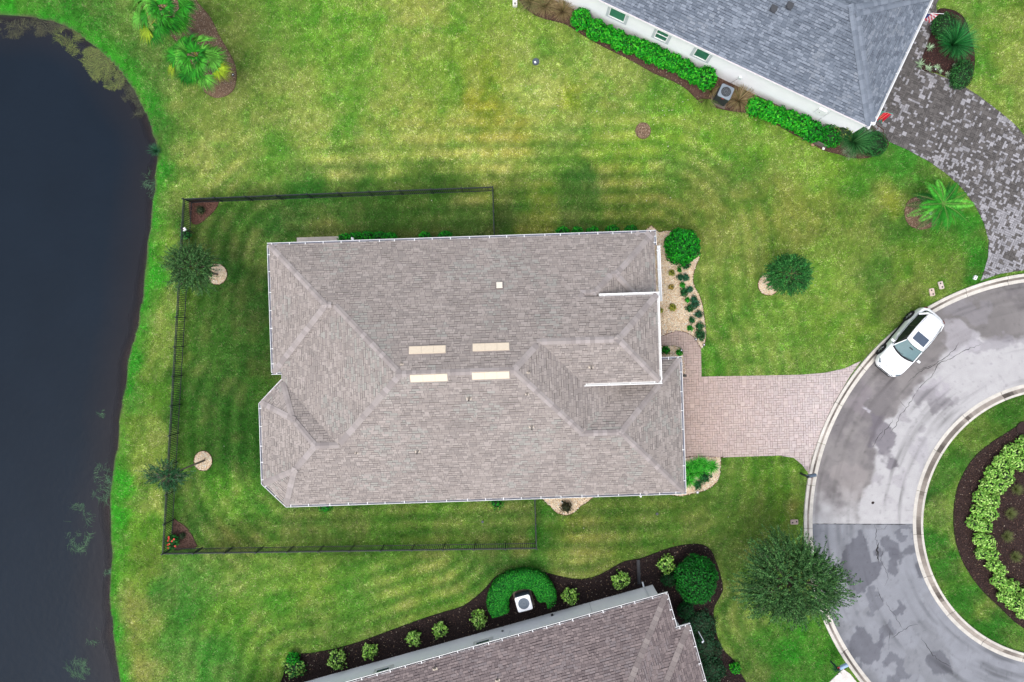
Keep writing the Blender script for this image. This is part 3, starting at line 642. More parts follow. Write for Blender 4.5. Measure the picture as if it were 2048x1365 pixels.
# ------------------------------------------------------------------ paving
def paving(parent, poly, ang, cell, colf, z=0.03, th=0.05, seed=1, org=(0, 0), name='paver', mixed=True):
    r_ = random.Random(seed)
    ca, sa = math.cos(ang), math.sin(ang)
    loc = [((x - org[0]) * ca + (y - org[1]) * sa, -(x - org[0]) * sa + (y - org[1]) * ca) for x, y in poly]
    x0, x1 = min(p[0] for p in loc), max(p[0] for p in loc); y0, y1 = min(p[1] for p in loc), max(p[1] for p in loc)
    c = cell; items = []
    nx, ny = int((x1 - x0) / c) + 2, int((y1 - y0) / c) + 2
    used = set()
    for j in range(ny):
        for i in range(nx):
            if (i, j) in used: continue
            w = h = 1
            q = r_.random()
            if mixed:
                if q < 0.34 and (i + 1, j) not in used: w = 2
                elif q < 0.58: h = 2
                elif q < 0.66 and (i + 1, j) not in used: w = h = 2
            for a in range(w):
                for b_ in range(h): used.add((i + a, j + b_))
            items.append((x0 + i * c, y0 + j * c, w * c, h * c))
    pts = np.array([(it[0] + it[2] / 2, it[1] + it[3] / 2) for it in items])
    ins = inpoly(pts[:, 0], pts[:, 1], loc)
    big = []; mb = MB()
    g = 0.0065
    out = []
    dist = polydist(pts[:, 0], pts[:, 1], loc)
    for it, ok, ds in zip(items, ins, dist):
        if not ok and ds > c * 1.5: continue
        a0, b0, a1, b1 = it[0] + g, it[1] + g, it[0] + it[2] - g, it[1] + it[3] - g
        cs = []
        for (a, b_) in ((a0, b0), (a1, b0), (a1, b1), (a0, b1)):
            a += r_.gauss(0, 0.004); b_ += r_.gauss(0, 0.004)
            cs.append((org[0] + a * ca - b_ * sa, org[1] + a * sa + b_ * ca))
        if ds < c * 1.5:
            q = list(poly)
            for e in range(4):
                p0, p1 = cs[e], cs[(e + 1) % 4]; A_, B_ = -(p1[1] - p0[1]), (p1[0] - p0[0])
                q = clip(q, A_, B_, -(A_ * p0[0] + B_ * p0[1]))
                if len(q) < 3: break
            if len(q) < 3 or abs(area(q)) < 0.001: continue
            if area(q) < 0: q = q[::-1]
            cs = q
        zz = z + r_.uniform(-0.004, 0.004)
        cx, cy = sum(p[0] for p in cs) / len(cs), sum(p[1] for p in cs) / len(cs)
        out.append((abs(area(cs)), cs, zz, colf(cx, cy, r_)))
    vis = [o for o in out if abs(o[1][0][0]) < 33.6 and abs(o[1][0][1]) < 22.4]
    vis.sort(key=lambda o: -o[0]); single = set(id(o) for o in vis[:290])
    for o in out:
        tgt = MB() if id(o) in single else mb
        _, cs, zz, cc = o
        n = len(tgt.v)
        K = len(cs); ctr = (sum(p[0] for p in cs) / K, sum(p[1] for p in cs) / K)
        for s_, z_ in ((1.0, zz - th), (1.0, zz - 0.006), (0.93, zz)):
            for p in cs: tgt.v.append((ctr[0] + (p[0] - ctr[0]) * s_, ctr[1] + (p[1] - ctr[1]) * s_, z_))
        for l in (0, K):
            for k in range(K):
                k2 = (k + 1) % K; tgt.f.append((n + l + k, n + l + k2, n + l + K + k2, n + l + K + k)); tgt.c.append(cc if l else tuple(q * 0.6 for q in cc))
        tgt.f.append(tuple(n + 2 * K + k for k in range(K))); tgt.c.append(cc)
        if tgt is not mb: tgt.build(name, M['paver'], parent)
    if mb.v: tag(mb.build(name + 's', M['paver'], parent), kind='stuff')


def sheet(name, poly, z, col, mat, label=None, kind='structure', parent=None):
    from mathutils.geometry import tessellate_polygon
    tri = tessellate_polygon([[Vector((p[0], p[1], 0)) for p in poly]])
    mb = MB(); mb.v = [(p[0], p[1], z) for p in poly]
    for t in tri:
        a, b_, c = [Vector(mb.v[i]) for i in t]
        mb.f.append(tuple(t) if (b_ - a).cross(c - a).z > 0 else tuple(reversed(t))); mb.c.append(col)
    return mb.build(name, mat, parent, label=label, kind=kind)


def pinkcol(x, y, r_):
    t = float(fbm(x, y, 2.6, 161, 2)); e = np.clip((x - 12.0) / 8, 0, 1)
    base = np.array(S(200, 178, 168)) * (1 - e * 0.9) + np.array(S(216, 202, 199)) * e * 0.9
    q = r_.random(); k = 0.93 + 0.12 * r_.random() + 0.16 * (t - 0.5)
    if q > 0.95: k *= 1.08
    if q < 0.06: k *= 0.93
    return tuple(base * k * np.array([1 + r_.uniform(-.02, .02), 1, 1 + r_.uniform(-.02, .02)]))


def greycol(x, y, r_):
    t = float(fbm(x, y, 2.4, 171, 3)); far = np.clip((-(y) + 16.5) / 12.0 , 0, 1) * 0.42 + np.clip((x - 22) / 12, 0, 1) * 0.16
    patch = float(fbm(x, y, 0.6, 181, 2))
    pr = 0.16 + far + (t - 0.5) * 0.8 + (patch - 0.5) * 0.15
    if r_.random() < pr:
        k = 0.75 + 0.4 * r_.random(); return tuple(q * k for q in S(170, 168, 172))
    k = 0.72 + 0.55 * r_.random(); return tuple(q * k for q in S(106, 102, 100))


dv = sheet('driveway', drive_poly, 0.004, S(130, 112, 106), M['paver'], 'pink block paved driveway from the garage to the road')
paving(dv, drive_poly, TH, 0.158, pinkcol, seed=3, org=P(1373, 918))
wk = sheet('front_walk', walk_poly, 0.008, S(130, 112, 106), M['paver'], 'pink block paved footpath curving from the driveway to the entry')
paving(wk, walk_poly, TH, 0.158, pinkcol, seed=4, org=P(1373, 918), z=0.034)
gd_ = sheet('neighbour_driveway', grey_drive, 0.004, S(74, 70, 68), M['paver'], 'dark grey cobbled driveway with many bleached pavers')
paving(gd_, grey_drive, R(-24), 0.142, greycol, seed=5, org=P(1745, 255))
cd = MB(); cd.prism(corner_drive, -0.02, 0.05, S(236, 230, 224))
cd.build('concrete_apron', M['concrete'], kind='structure', label='pale smooth concrete driveway corner at the bottom by the road')


# ------------------------------------------------------------------ planting beds
def scatter_in(poly, dens, seed=1, margin=0.0):
    g = np.random.default_rng(seed)
    x0, x1 = min(p[0] for p in poly), max(p[0] for p in poly); y0, y1 = min(p[1] for p in poly), max(p[1] for p in poly)
    x0, x1 = max(x0, -37), min(x1, 37); y0, y1 = max(y0, -25.5), min(y1, 25.5)
    n = int((x1 - x0) * (y1 - y0) * dens)
    x = g.uniform(x0, x1, n); y = g.uniform(y0, y1, n)
    ok = inpoly(x, y, poly)
    if margin: ok &= polydist(x, y, poly) > margin
    return x[ok], y[ok]


OCT = np.array([(1, 0, 0), (0, 1, 0), (-1, 0, 0), (0, -1, 0), (0, 0, 1), (0, 0, -1)], float)
OCF = np.array([(0, 1, 4), (1, 2, 4), (2, 3, 4), (3, 0, 4), (1, 0, 5), (2, 1, 5), (3, 2, 5), (0, 3, 5)])


def chips(name, x, y, z, sx, sy, sz, pal, mat, parent=None, seed=1, **kw):
    g = np.random.default_rng(seed); n = len(x)
    a = g.uniform(0, 2 * PI, n); til = g.normal(0, 0.35, (n, 2))
    s = np.stack([g.uniform(*sx, n), g.uniform(*sy, n), g.uniform(*sz, n)], 1)
    v = OCT[None] * s[:, None, :] * g.uniform(0.75, 1.2, (n, 6, 1))
    v[:, :, 2] += v[:, :, 0] * til[:, :1] + v[:, :, 1] * til[:, 1:]
    c, sn = np.cos(a)[:, None], np.sin(a)[:, None]
    X = v[:, :, 0] * c - v[:, :, 1] * sn + x[:, None]; Y = v[:, :, 0] * sn + v[:, :, 1] * c + y[:, None]; Z = v[:, :, 2] + z + g.uniform(0, 0.02, n)[:, None]
    V = np.stack([X, Y, Z], -1).reshape(-1, 3)
    Fc = (OCF[None] + 6 * np.arange(n)[:, None, None]).reshape(-1, 3)
    pal = np.array(pal); cc = pal[g.integers(0, len(pal), n)] * g.uniform(0.8, 1.2, (n, 1))
    o = bulk(name, V, Fc, np.repeat(np.clip(cc, 0, .8), 8, 0), mat, parent)
    return tag(o, kind='stuff', **kw)


GRAVEL = [S(255, 240, 216, 1.25), S(250, 226, 192, 1.25), S(238, 206, 166, 1.2), S(255, 250, 236, 1.3), S(250, 230, 204, 1.25), S(222, 182, 140, 1.15), S(244, 218, 188, 1.2)]
MULB = [S(106, 82, 74), S(82, 64, 58), S(126, 98, 88), S(64, 50, 48), S(98, 78, 70)]
MULT = [S(198, 168, 142), S(172, 144, 120), S(222, 196, 168), S(140, 114, 94), S(188, 160, 134)]
MULD = [S(78, 62, 58), S(58, 47, 45), S(102, 80, 74), S(50, 40, 39), S(70, 56, 54)]
EXCL = []


def gravel_bed(name, poly, label, dens=330, seed=1, edge=True):
    EXCL.append(poly)
    o = sheet(name, poly, 0.012, S(250, 228, 196), M['stone'], label)
    x, y = scatter_in(poly, dens, seed)
    chips('gravel', x, y, 0.03, (0.025, 0.05), (0.02, 0.04), (0.012, 0.026), GRAVEL, M['stone'], o, seed)
    if edge: edging(poly, o, S(96, 70, 56))
    return o


def edging(poly, parent, col, w=0.035, h=0.045):
    mb = MB(); n = len(poly)
    A = area(poly); sgn = 1 if A > 0 else -1
    for i in range(n):
        p, q = poly[i], poly[(i + 1) % n]
        dx, dy = q[0] - p[0], q[1] - p[1]; l = math.hypot(dx, dy)
        if l < 1e-4: continue
        mb.box(((p[0] + q[0]) / 2, (p[1] + q[1]) / 2, h / 2), (l + 0.01, w, h + random.uniform(-.004, .004)), col, math.atan2(dy, dx))
    mb.build('edging', M['mulch'], parent)


def mulch_bed(name, poly, label, pal, dens=130, seed=1, base=None, size=1.0, litter=0.0):
    EXCL.append(poly)
    o = sheet(name, poly, 0.012, base or pal[3], M['mulch'], label)
    x, y = scatter_in(poly, dens, seed)
    p2 = list(pal) * 9 + ([S(190, 160, 130), S(206, 190, 172)] if litter else [])
    chips('bark_chips', x, y, 0.028, (0.03 * size, 0.075 * size), (0.012 * size, 0.03 * size), (0.008, 0.02), p2, M['mulch'], o, seed)
    edging(poly, o, tuple(q * 0.7 for q in pal[3]), 0.05, 0.04)
    return o


gravel_bed('gravel_bed', gravel_front, 'large cream gravel bed with small shrubs beside the front wall', seed=11)
gravel_bed('gravel_bed', gravel_small, 'small gravel pocket between the footpath and the garage roof', seed=12, edge=False)
gravel_bed('gravel_bed', gravel_garage, 'rounded gravel bed of lilies at the garage corner below the driveway', seed=13)
gravel_bed('gravel_bed', gravel_south, 'tan gravel triangle against the south wall with one dark shrub', seed=14)
gravel_bed('gravel_ring', ring_front, 'gravel ring showing left of the round tree on the front lawn', seed=15)
gravel_bed('gravel_ring', ring_west, 'gravel ring beside the broad tree at the pond fence', seed=16)
gravel_bed('gravel_ring', ring_south, 'round gravel ring under the leaning thin tree near the lower fence', seed=17)
mulch_bed('mulch_ring', ring_lawn, 'lone brown mulch circle in the open upper lawn', MULT, 300, 21)
mulch_bed('mulch_bed', mulch_palm, 'oval pinkish brown mulch bed under the feather palm', MULT, 240, 22)
mulch_bed('mulch_bed', mulch_nw, 'long brown mulch bed under the fan palms by the pond', MULT, 200, 23, litter=1)
mulch_bed('mulch_bed', mulch_corner_n, 'reddish mulch patch in the upper fence corner', [S(134, 96, 84), S(118, 84, 74), S(146, 110, 96), S(112, 80, 70)], 200, 24)
mulch_bed('mulch_bed', mulch_corner_s, 'brown mulch patch in the lower fence corner', [S(140, 108, 96), S(124, 96, 86), S(152, 120, 106), S(116, 90, 80)], 220, 25)
mulch_bed('mulch_bed', mulch_ne, 'narrow mulch strip along the white wall of the grey roofed house', [S(140, 108, 92), S(120, 90, 78), S(158, 126, 108), S(104, 80, 70)], 160, 26, litter=1)
mulch_bed('mulch_bed', mulch_nedrive, 'dark red mulch bed with agaves beside the cobbled driveway', [S(104, 72, 66), S(86, 60, 56), S(124, 90, 82), S(74, 54, 52)], 220, 27)
mulch_bed('mulch_bed', mulch_south, 'long dark mulch bed along the white wall of the lower house', MULD, 170, 28, litter=1)
mulch_bed('island_mulch_bed', island_mulch, 'dark mulch bed filling the middle of the road island', MULB, 150, 29, litter=1)

# ------------------------------------------------------------------ grass blades
def not_lawn(x, y):
    bad = np.zeros(x.shape, bool)
    rr_ = np.hypot(x - CX, y - CY)
    bad |= (rr_ > R_ISLIN + 0.02) & (rr_ < R_OUT - 0.02)
    for p in [drive_poly, walk_poly, grey_drive, corner_drive, house_main, house_ne, house_s] + EXCL: bad |= inpoly(x, y, p)
    return bad


def grass_field(n, w, l, seed):
    g = np.random.default_rng(seed)
    x = g.uniform(-36.5, 36.5, n); y = g.uniform(-25, 25, n)
    d = ground_sd(x, y)
    ok = (d > 0.03) & ~not_lawn(x, y)
    x, y, d = x[ok], y[ok], d[ok]; n = len(x)
    c = lawncol(x, y, d)
    lush = vnoise(x, y, 0.35, 191)
    z = ground_z(d) - 0.012
    a = g.uniform(0, 2 * PI, n) * 0.6 + (fbm(x, y, 0.8, 195, 2)) * 4 * PI
    ll = g.uniform(*l, n) * (0.6 + 0.8 * lush); ww = g.uniform(*w, n)
    lean = g.uniform(0.35, 1.6, n)
    dx, dy = np.cos(a), np.sin(a)
    tip = np.stack([x + dx * ll * np.sin(lean), y + dy * ll * np.sin(lean), z + ll * np.cos(lean).clip(0.12) + 0.01], 1)
    b0 = np.stack([x - dy * ww, y + dx * ww, z], 1); b1 = np.stack([x + dy * ww, y - dx * ww, z], 1)
    V = np.stack([b0, b1, tip], 1).reshape(-1, 3)
    br = g.uniform(0.5, 1.5, n) * (0.72 + 0.56 * lush)
    dryb = (g.random(n) < 0.10 + 0.10 * (c[:, 0] / (c[:, 1] + 1e-3)))
    c = c * br[:, None] * 1.18
    c[dryb] = c[dryb] * 0.4 + np.array([0.30, 0.27, 0.15]) * 0.6 * (c[dryb].sum(1, keepdims=True) / 0.35)
    return V, np.arange(3 * n).reshape(-1, 3), np.clip(c, 0.003, 0.7)


V, Fc, c = grass_field(1500000, (0.012, 0.024), (0.06, 0.13), 5)
gr = bulk('grass', V, Fc, c, M['grass'])
tag(gr, 'short mown grass blades covering all the lawns', 'grass', kind='stuff')
# fallen leaves and pale petals on the lawn
g = np.random.default_rng(8)
x = np.concatenate([P(1340, 0)[0] + g.normal(0, 3.2, 70), g.uniform(-20, 28, 60)]); y = np.concatenate([P(0, 215)[1] + g.normal(0, 1.9, 70), g.uniform(-21, 21, 60)])
ok = ~not_lawn(x, y) & (ground_sd(x, y) > 1)
chips('fallen_petals', x[ok], y[ok], 0.075, (0.02, 0.05), (0.02, 0.04), (0.01, 0.02), [S(240, 240, 228), S(226, 226, 208), S(236, 214, 190)], M['stone'], None, 9, label='small pale petals and leaves scattered over the upper lawn', cat='fallen petals')
x = g.uniform(-18, 30, 110); y = g.uniform(-21, 21, 110); ok = ~not_lawn(x, y)
chips('fallen_leaves', x[ok], y[ok], 0.075, (0.03, 0.06), (0.02, 0.035), (0.008, 0.015), [S(120, 70, 44), S(80, 62, 44), S(52, 58, 36)], M['mulch'], None, 10, label='scattered brown dead leaves lying on the lawns', cat='fallen leaves')
# ------------------------------------------------------------------ hipped roofs built shingle by shingle
def mk_local(org, th):
    c, s = math.cos(th), math.sin(th)
    def toL(p): return ((p[0] - org[0]) * c + (p[1] - org[1]) * s, -(p[0] - org[0]) * s + (p[1] - org[1]) * c)
    return toL


class Mass:
    def __init__(s, poly, z0, pitch, eaves, inset=0.45, wall=True, wtop=None):
        if area(poly) < 0: poly = poly[::-1]; eaves = [eaves[(len(poly) - 2 - i) % len(poly)] for i in range(len(poly))]
        s.poly = poly; s.z0 = z0; s.p = pitch; s.inset = inset; s.wall = wall
        s.planes = []
        n = len(poly)
        for i in range(n):
            if not eaves[i]: continue
            a, b = poly[i], poly[(i + 1) % n]
            l = math.hypot(b[0] - a[0], b[1] - a[1]); nx, ny = -(b[1] - a[1]) / l, (b[0] - a[0]) / l
            s.planes.append((nx * pitch, ny * pitch, z0 - pitch * (nx * a[0] + ny * a[1]), nx, ny, a))
    def h(s, x, y):
        return min(q[0] * x + q[1] * y + q[2] for q in s.planes)
    def inside(s, x, y, tol=0.0):
        n = len(s.poly)
        for i in range(n):
            a, b = s.poly[i], s.poly[(i + 1) % n]
            if (b[0] - a[0]) * (y - a[1]) - (b[1] - a[1]) * (x - a[0]) < -tol: return False
        return True


def build_roof(root, masses, shing_cols, cap_cols, under, seed=1, expo=0.141, ptch=None, soffit_col=None, wall_col=None, view=None, tabw=(0.16, 0.46)):
    r_ = random.Random(seed)
    mb = MB()
    faces = []
    for mi, m in enumerate(masses):
        for j, pj in enumerate(m.planes):
            f = m.poly
            for k, pk in enumerate(m.planes):
                if k != j: f = clip(f, pk[0] - pj[0], pk[1] - pj[1], pk[2] - pj[2])
                if len(f) < 3: break
            if len(f) < 3 or abs(area(f)) < 0.02: continue
            faces.append((mi, j, f))
            off = 0.008 + 0.004 * mi
            mb.poly([(x, y, pj[0] * x + pj[1] * y + pj[2] - off) for x, y in f], under)
    roof = mb.build('roof', M['shingle'], root)

    def hidden(mi, x, y, z):
        for k, m in enumerate(masses):
            if k != mi and m.inside(x, y, -0.02) and m.h(x, y) > z + 0.03: return True
        return False

    tabs = []
    for mi, j, f in faces:
        nx, ny = masses[mi].planes[j][3:5]; a, b, c = masses[mi].planes[j][:3]
        o = masses[mi].planes[j][5]
        tx, ty = -ny, nx
        ss = [(x - o[0]) * nx + (y - o[1]) * ny for x, y in f]; ts = [(x) * tx + (y) * ty for x, y in f]
        smin, smax = min(ss), max(ss)
        k = int(math.floor(smin / expo + 1e-6))
        while k * expo < smax - 0.01:
            s0 = k * expo; s1 = s0 + expo; k += 1
            t = min(ts) - r_.random() * 0.6
            while t < max(ts):
                w = r_.uniform(*tabw) if r_.random() < 0.8 else r_.uniform(0.11, 0.2)
                q = []; gp = r_.choice((0.002, 0.008, 0.014, 0.028))
                for (t_, s_) in ((t + .006, s0), (t + w - .006, s0), (t + w - .006, s1 - gp), (t + .006, s1 - gp)):
                    # point with along-eave coordinate t_ and distance s_ from the eave
                    base = (o[0] * nx + o[1] * ny + s_)
                    q.append((t_ * tx + base * nx, t_ * ty + base * ny))
                t += w
                if area(q) < 0: q = q[::-1]
                bx = [p[0] for p in q]
                for e in range(len(f)):
                    p0, p1 = f[e], f[(e + 1) % len(f)]
                    A_, B_ = -(p1[1] - p0[1]), (p1[0] - p0[0])
                    q = clip(q, A_, B_, -(A_ * p0[0] + B_ * p0[1]))
                    if len(q) < 3: break
                if len(q) < 3: continue
                ar = abs(area(q))
                if ar < 0.0012: continue
                cx, cy = sum(p[0] for p in q) / len(q), sum(p[1] for p in q) / len(q); zc = a * cx + b * cy + c
                dup = False
                for k2 in range(len(masses)):
                    m = masses[k2]
                    if k2 == mi: continue
                    if all(m.inside(x, y, 1e-3) and abs(m.h(x, y) - (a * x + b * y + c)) < 0.02 for x, y in q + [(cx, cy)]) and k2 < mi: dup = True; break
                if dup: continue
                if all(hidden(mi, x, y, a * x + b * y + c) for x, y in q + [(cx, cy)]): continue
                th = r_.choice((0.010, 0.014, 0.024))
                top = [(x, y, a * x + b * y + c + 0.003 - 0.0015 * mi + th * max(0, 1 - ((x * nx + y * ny) - (o[0] * nx + o[1] * ny) - s0) / (expo + 0.02))) for x, y in q]
                tone = r_.random()
                pat = float(fbm(cx + 50 * seed, cy, 3.0, 200, 2)); gr = float(fbm(cx, cy + 31 * seed, 1.6, 210, 2))
                ci = 0 if tone < 0.26 else (1 if tone < 0.72 else 2)
                col = np.array(shing_cols[ci]) * (0.95 + 0.1 * r_.random()) * (0.94 + 0.12 * pat)
                if gr > 0.60 and r_.random() < 0.5: col = col * 0.8 + np.array(shing_cols[3]) * 0.2 if r_.random() < .5 else col * 0.45 + np.array(shing_cols[3]) * 0.55
                tabs.append((ar, top, tuple(col), (cx, cy)))
    vis = [t for t in tabs if view is None or view(t[3])]
    vis.sort(key=lambda t: -t[0]); single = set(id(t) for t in vis[:285])
    big = MB()
    for t in tabs:
        tgt = MB() if id(t) in single else big
        _, top, col, _c = t
        n = len(tgt.v); k = len(top)
        tgt.v += [tuple(p) for p in top] + [(p[0], p[1], p[2] - 0.03) for p in top]
        tgt.f.append(tuple(range(n, n + k))); tgt.c.append(col)
        dkc = tuple(q * 0.55 for q in col)
        for i in range(k):
            i2 = (i + 1) % k
            tgt.f.append((n + i, n + k + i, n + k + i2, n + i2)); tgt.c.append(dkc)
        if tgt is not big: tgt.build('shingle', M['shingle'], roof)
    tag(big.build('shingles', M['shingle'], roof), kind='stuff')
    # hip and ridge caps
    segs = []
    for i, (mi, j, f) in enumerate(faces):
        m = masses[mi]; n = len(f)
        for e in range(n):
            p, q = f[e], f[(e + 1) % n]
            if math.hypot(p[0] - q[0], p[1] - q[1]) < 0.1: continue
            for k in range(j + 1, len(m.planes)):
                pk = m.planes[k]; pj = m.planes[j]
                if all(abs((pk[0] - pj[0]) * x[0] + (pk[1] - pj[1]) * x[1] + pk[2] - pj[2]) < 1e-4 for x in (p, q)):
                    segs.append((mi, j, k, p, q))
    ncap = 0; sp = 0.27
    for mi, j, k, p, q in segs:
        m = masses[mi]; pj, pk = m.planes[j], m.planes[k]
        zf = lambda x: pj[0] * x[0] + pj[1] * x[1] + pj[2]
        if zf(p) > zf(q): p, q = q, p
        L_ = math.hypot(q[0] - p[0], q[1] - p[1]); d = ((q[0] - p[0]) / L_, (q[1] - p[1]) / L_); nn = (-d[1], d[0])
        slope = (zf(q) - zf(p)) / L_
        w = 0.18; l = sp + 0.05
        def side(sg):
            x = (nn[0] * w * sg, nn[1] * w * sg)
            return min(pj[0] * x[0] + pj[1] * x[1], pk[0] * x[0] + pk[1] * x[1])
        mes = []
        for cc in cap_cols:
            cb = MB()
            lo, hi = 0.050, 0.026
            def pt(s, sg, zz): 
                zc = slope * s
                return (d[0] * s + nn[0] * w * sg, d[1] * s + nn[1] * w * sg, zc + (side(sg) if sg else 0) + zz)
            A = [pt(0, -1, lo), pt(0, 0, lo + .004), pt(0, 1, lo)]; B = [pt(l, -1, hi), pt(l, 0, hi + .004), pt(l, 1, hi)]
            cb.poly([A[0], A[1], B[1], B[0]], cc); cb.poly([A[1], A[2], B[2], B[1]], cc)
            A2 = [(x, y, z - .035) for x, y, z in A]; B2 = [(x, y, z - .035) for x, y, z in B]
            dc = tuple(t * .5 for t in cc)
            cb.poly([A2[0], A2[1], A[1], A[0]], dc); cb.poly([A2[1], A2[2], A[2], A[1]], dc)
            cb.poly([A[0], B[0], B2[0], A2[0]], dc); cb.poly([A2[2], B2[2], B[2], A[2]], dc)
            mes.append(cb.mesh('ridge_cap', M['shingle']))
        s = 0.0
        while s < L_ - 0.05:
            x, y = p[0] + d[0] * s, p[1] + d[1] * s; z = zf((x, y))
            s += sp
            if hidden(mi, x, y, z - 0.02): continue
            # skip where the line is swallowed by another, larger plane of the same height
            cop = False
            for k2, m2 in enumerate(masses):
                if k2 != mi and m2.inside(x, y, -0.1) and abs(m2.h(x, y) - z) < 0.02:
                    e1 = (x + nn[0] * .2, y + nn[1] * .2); e2 = (x - nn[0] * .2, y - nn[1] * .2)
                    if m2.h(*e1) > m.h(*e1) + 0.03 or m2.h(*e2) > m.h(*e2) + 0.03: cop = True
                    elif k2 < mi: cop = True
            if cop: continue
            ncap += 1
            if view is not None and not view((x, y)): continue
            obj('ridge_cap', r_.choice(mes), roof, (x, y, z))
    print('roof', len(tabs), 'tabs', ncap, 'caps')
    # soffits and walls
    for mi, m in enumerate(masses):
        n = len(m.poly)
        def shrink(t):
            f = m.poly
            for i in range(n):
                a, b = m.poly[i], m.poly[(i + 1) % n]
                l = math.hypot(b[0] - a[0], b[1] - a[1]); nx, ny = -(b[1] - a[1]) / l, (b[0] - a[0]) / l
                f = clip(f, nx, ny, -(nx * a[0] + ny * a[1]) - t)
            return f
        if soffit_col:
            sb = MB(); sb.prism(shrink(0.005 + 0.003 * mi), m.z0 - 0.16 - 0.003 * mi, m.z0 - 0.02 - 0.003 * mi, soffit_col); sb.build('soffit', M['white'], root)
        if m.wall:
            wb = MB(); wb.prism(shrink(m.inset + 0.004 * mi), 0, m.z0 - 0.14, wall_col); wb.build('wall', M['stucco'], root)
    return roof


def gutter(root, p, q, z, inward, w=0.135, hang=1.08, inner=None, first=0.3, lip=0.026, white=None, deep=0.11, nohang=False):
    """open channel from p to q (outer edge), inward = unit normal towards the roof"""
    white = white or (0.66, 0.67, 0.68); inner = inner or (0.10, 0.11, 0.15)
    L_ = math.hypot(q[0] - p[0], q[1] - p[1]); d = ((q[0] - p[0]) / L_, (q[1] - p[1]) / L_)
    an = math.atan2(d[1], d[0]); c = ((p[0] + q[0]) / 2, (p[1] + q[1]) / 2)
    mb = MB()
    at = lambda off, zz: (c[0] + inward[0] * off, c[1] + inward[1] * off, zz)
    mb.box(at(lip / 2, z - deep / 2), (L_, lip, deep), white, an)
    mb.box(at(w / 2 + lip / 2, z - deep + 0.01), (L_ - 0.004, w - lip - 0.004, 0.012), inner, an)
    mb.box(at(w - 0.007, z - deep / 2 - 0.005), (L_ - 0.008, 0.014, deep - 0.01), white, an)
    g_ = mb.build('gutter', M['white'], root)
    if nohang: return g_
    hb = MB(); hb.box((0, 0, 0), (0.045, w + 0.05, 0.012), white)
    hm = hb.mesh('gutter_hanger', M['white'])
    s = first
    while s < L_ - 0.1:
        x, y = p[0] + d[0] * s + inward[0] * (w / 2 + 0.028), p[1] + d[1] * s + inward[1] * (w / 2 + 0.028)
        obj('gutter_hanger', hm, g_, (x, y, z + 0.004), an)
        s += hang * random.uniform(0.85, 1.2)
    return g_


PITCH = 0.54
# ---------------- main house
A0 = P(534, 486, 2.9)
hm = empty('house', (A0[0], A0[1], 0), TH, label='large central house with a taupe shingled hip roof and white gutters', cat='house')
tl = mk_local(A0, TH)
Q = lambda u, v, z=2.9: tl(P(u, v, z))
NE_ = Q(1312, 461); N_y = 0.0
yN = (Q(534, 486)[1] + NE_[1]) / 2
SE_ = Q(1372.5, 990.5); yS = (SE_[1] + Q(572, 1013)[1]) / 2
G = 0.115
xW = Q(534, 486)[0]; xW2 = Q(517.5, 815)[0]; xWm = Q(551, 764)[0]
ym = (yN + yS) / 2; hh = (yN - yS) / 2 - G
ridgeW = Q(800, 727, 2.9 + hh * PITCH)[0]; ridgeE = Q(1027, 721, 2.9 + hh * PITCH)[0]
print('main local', NE_, SE_, yN, yS, 'hh', hh, 'ridgeW', ridgeW - hh, xWm, 'ridgeE', ridgeE + hh)
xMw = ridgeW - hh; xMe = ridgeE + hh
xE1 = NE_[0] - 0.28; xE2 = NE_[0]; xG = Q(1368.5, 860)[0]
yNW = Q(542, 750)[1]
yG = Q(1345, 714)[1]
z_e = 2.9 + PITCH * (yN - G - Q(1258, 588, 4.9)[1]); yEn = Q(1258, 588, z_e)[1]; yEs = Q(1243, 768.5, z_e)[1]; xEe = Q(1321.5, 680, z_e)[0]
print('entry eave z', z_e, yEn, yEs, xEe, 'xMw', xMw, 'xMe', xMe, 'yNW', yNW, 'ym', ym)
bN = Q(622, 893, 5.1)[1]; bh = bN - yS - G     # bay half width
ch1 = Q(572, 1013)[0] - xW2
rect = lambda x0, y0, x1, y1: [(x0, y0), (x1, y0), (x1, y1), (x0, y1)]
mM = Mass(rect(max(xMw, xWm + G), yS + G, xMe, yN - G), 2.9, PITCH, [1, 1, 1, 1])
mN1 = Mass(rect(xMe - 6.5, yEn - 3.6, xE1 - G, yN - G), 2.9, PITCH, [1, 1, 1, 0])
mN2 = Mass(rect(xE2 - G - 5.3, yN - G - 5.32, xE2 - G, yN - G), 2.9, PITCH, [1, 1, 1, 0])
mNW = Mass(rect(xW + G, yNW + G, xW + 9.0, yN - G), 2.9, PITCH, [1, 0, 1, 1])
yb1 = 2 * bN - (yS + G)
bay = [(xW2 + ch1, yS + G), (xW2 + 9.5, yS + G), (xW2 + 9.5, yb1), (xW2 + ch1, yb1), (xW2 + G, yb1 - ch1 + G * .6), (xW2 + G, yS + ch1 + G * .4)]
mSW = Mass(bay, 2.9, PITCH, [1, 0, 1, 1, 1, 1])
mG = Mass(rect(xMe - 7.0, yS + G, xG - G, yG - G), 2.9, PITCH, [1, 1, 1, 0])
z_eE = 2.9 + PITCH * (yN - G - (yEn - 0.1))
mE = Mass(rect(ridgeE - 2.5, yEs + 0.1, xEe - 0.15, yEn - 0.1), z_eE, PITCH, [1, 1, 1, 0], inset=0.55)
mainR = build_roof(hm, [mM, mNW, mSW, mG, mN1, mN2, mE],
                   [S(183, 173, 167), S(173, 163, 157), S(163, 154, 149), S(173, 175, 168)], [S(180, 171, 167), S(173, 164, 161), S(186, 177, 174), S(166, 157, 154)], S(104, 96, 94), seed=2,
                   soffit_col=S(225, 222, 216), wall_col=S(226, 214, 196))
Zg = 2.93
north, south, west, east = (0, -1), (0, 1), (1, 0), (-1, 0)
gutter(hm, (xW, yN), (xE2, yN), Zg, north)
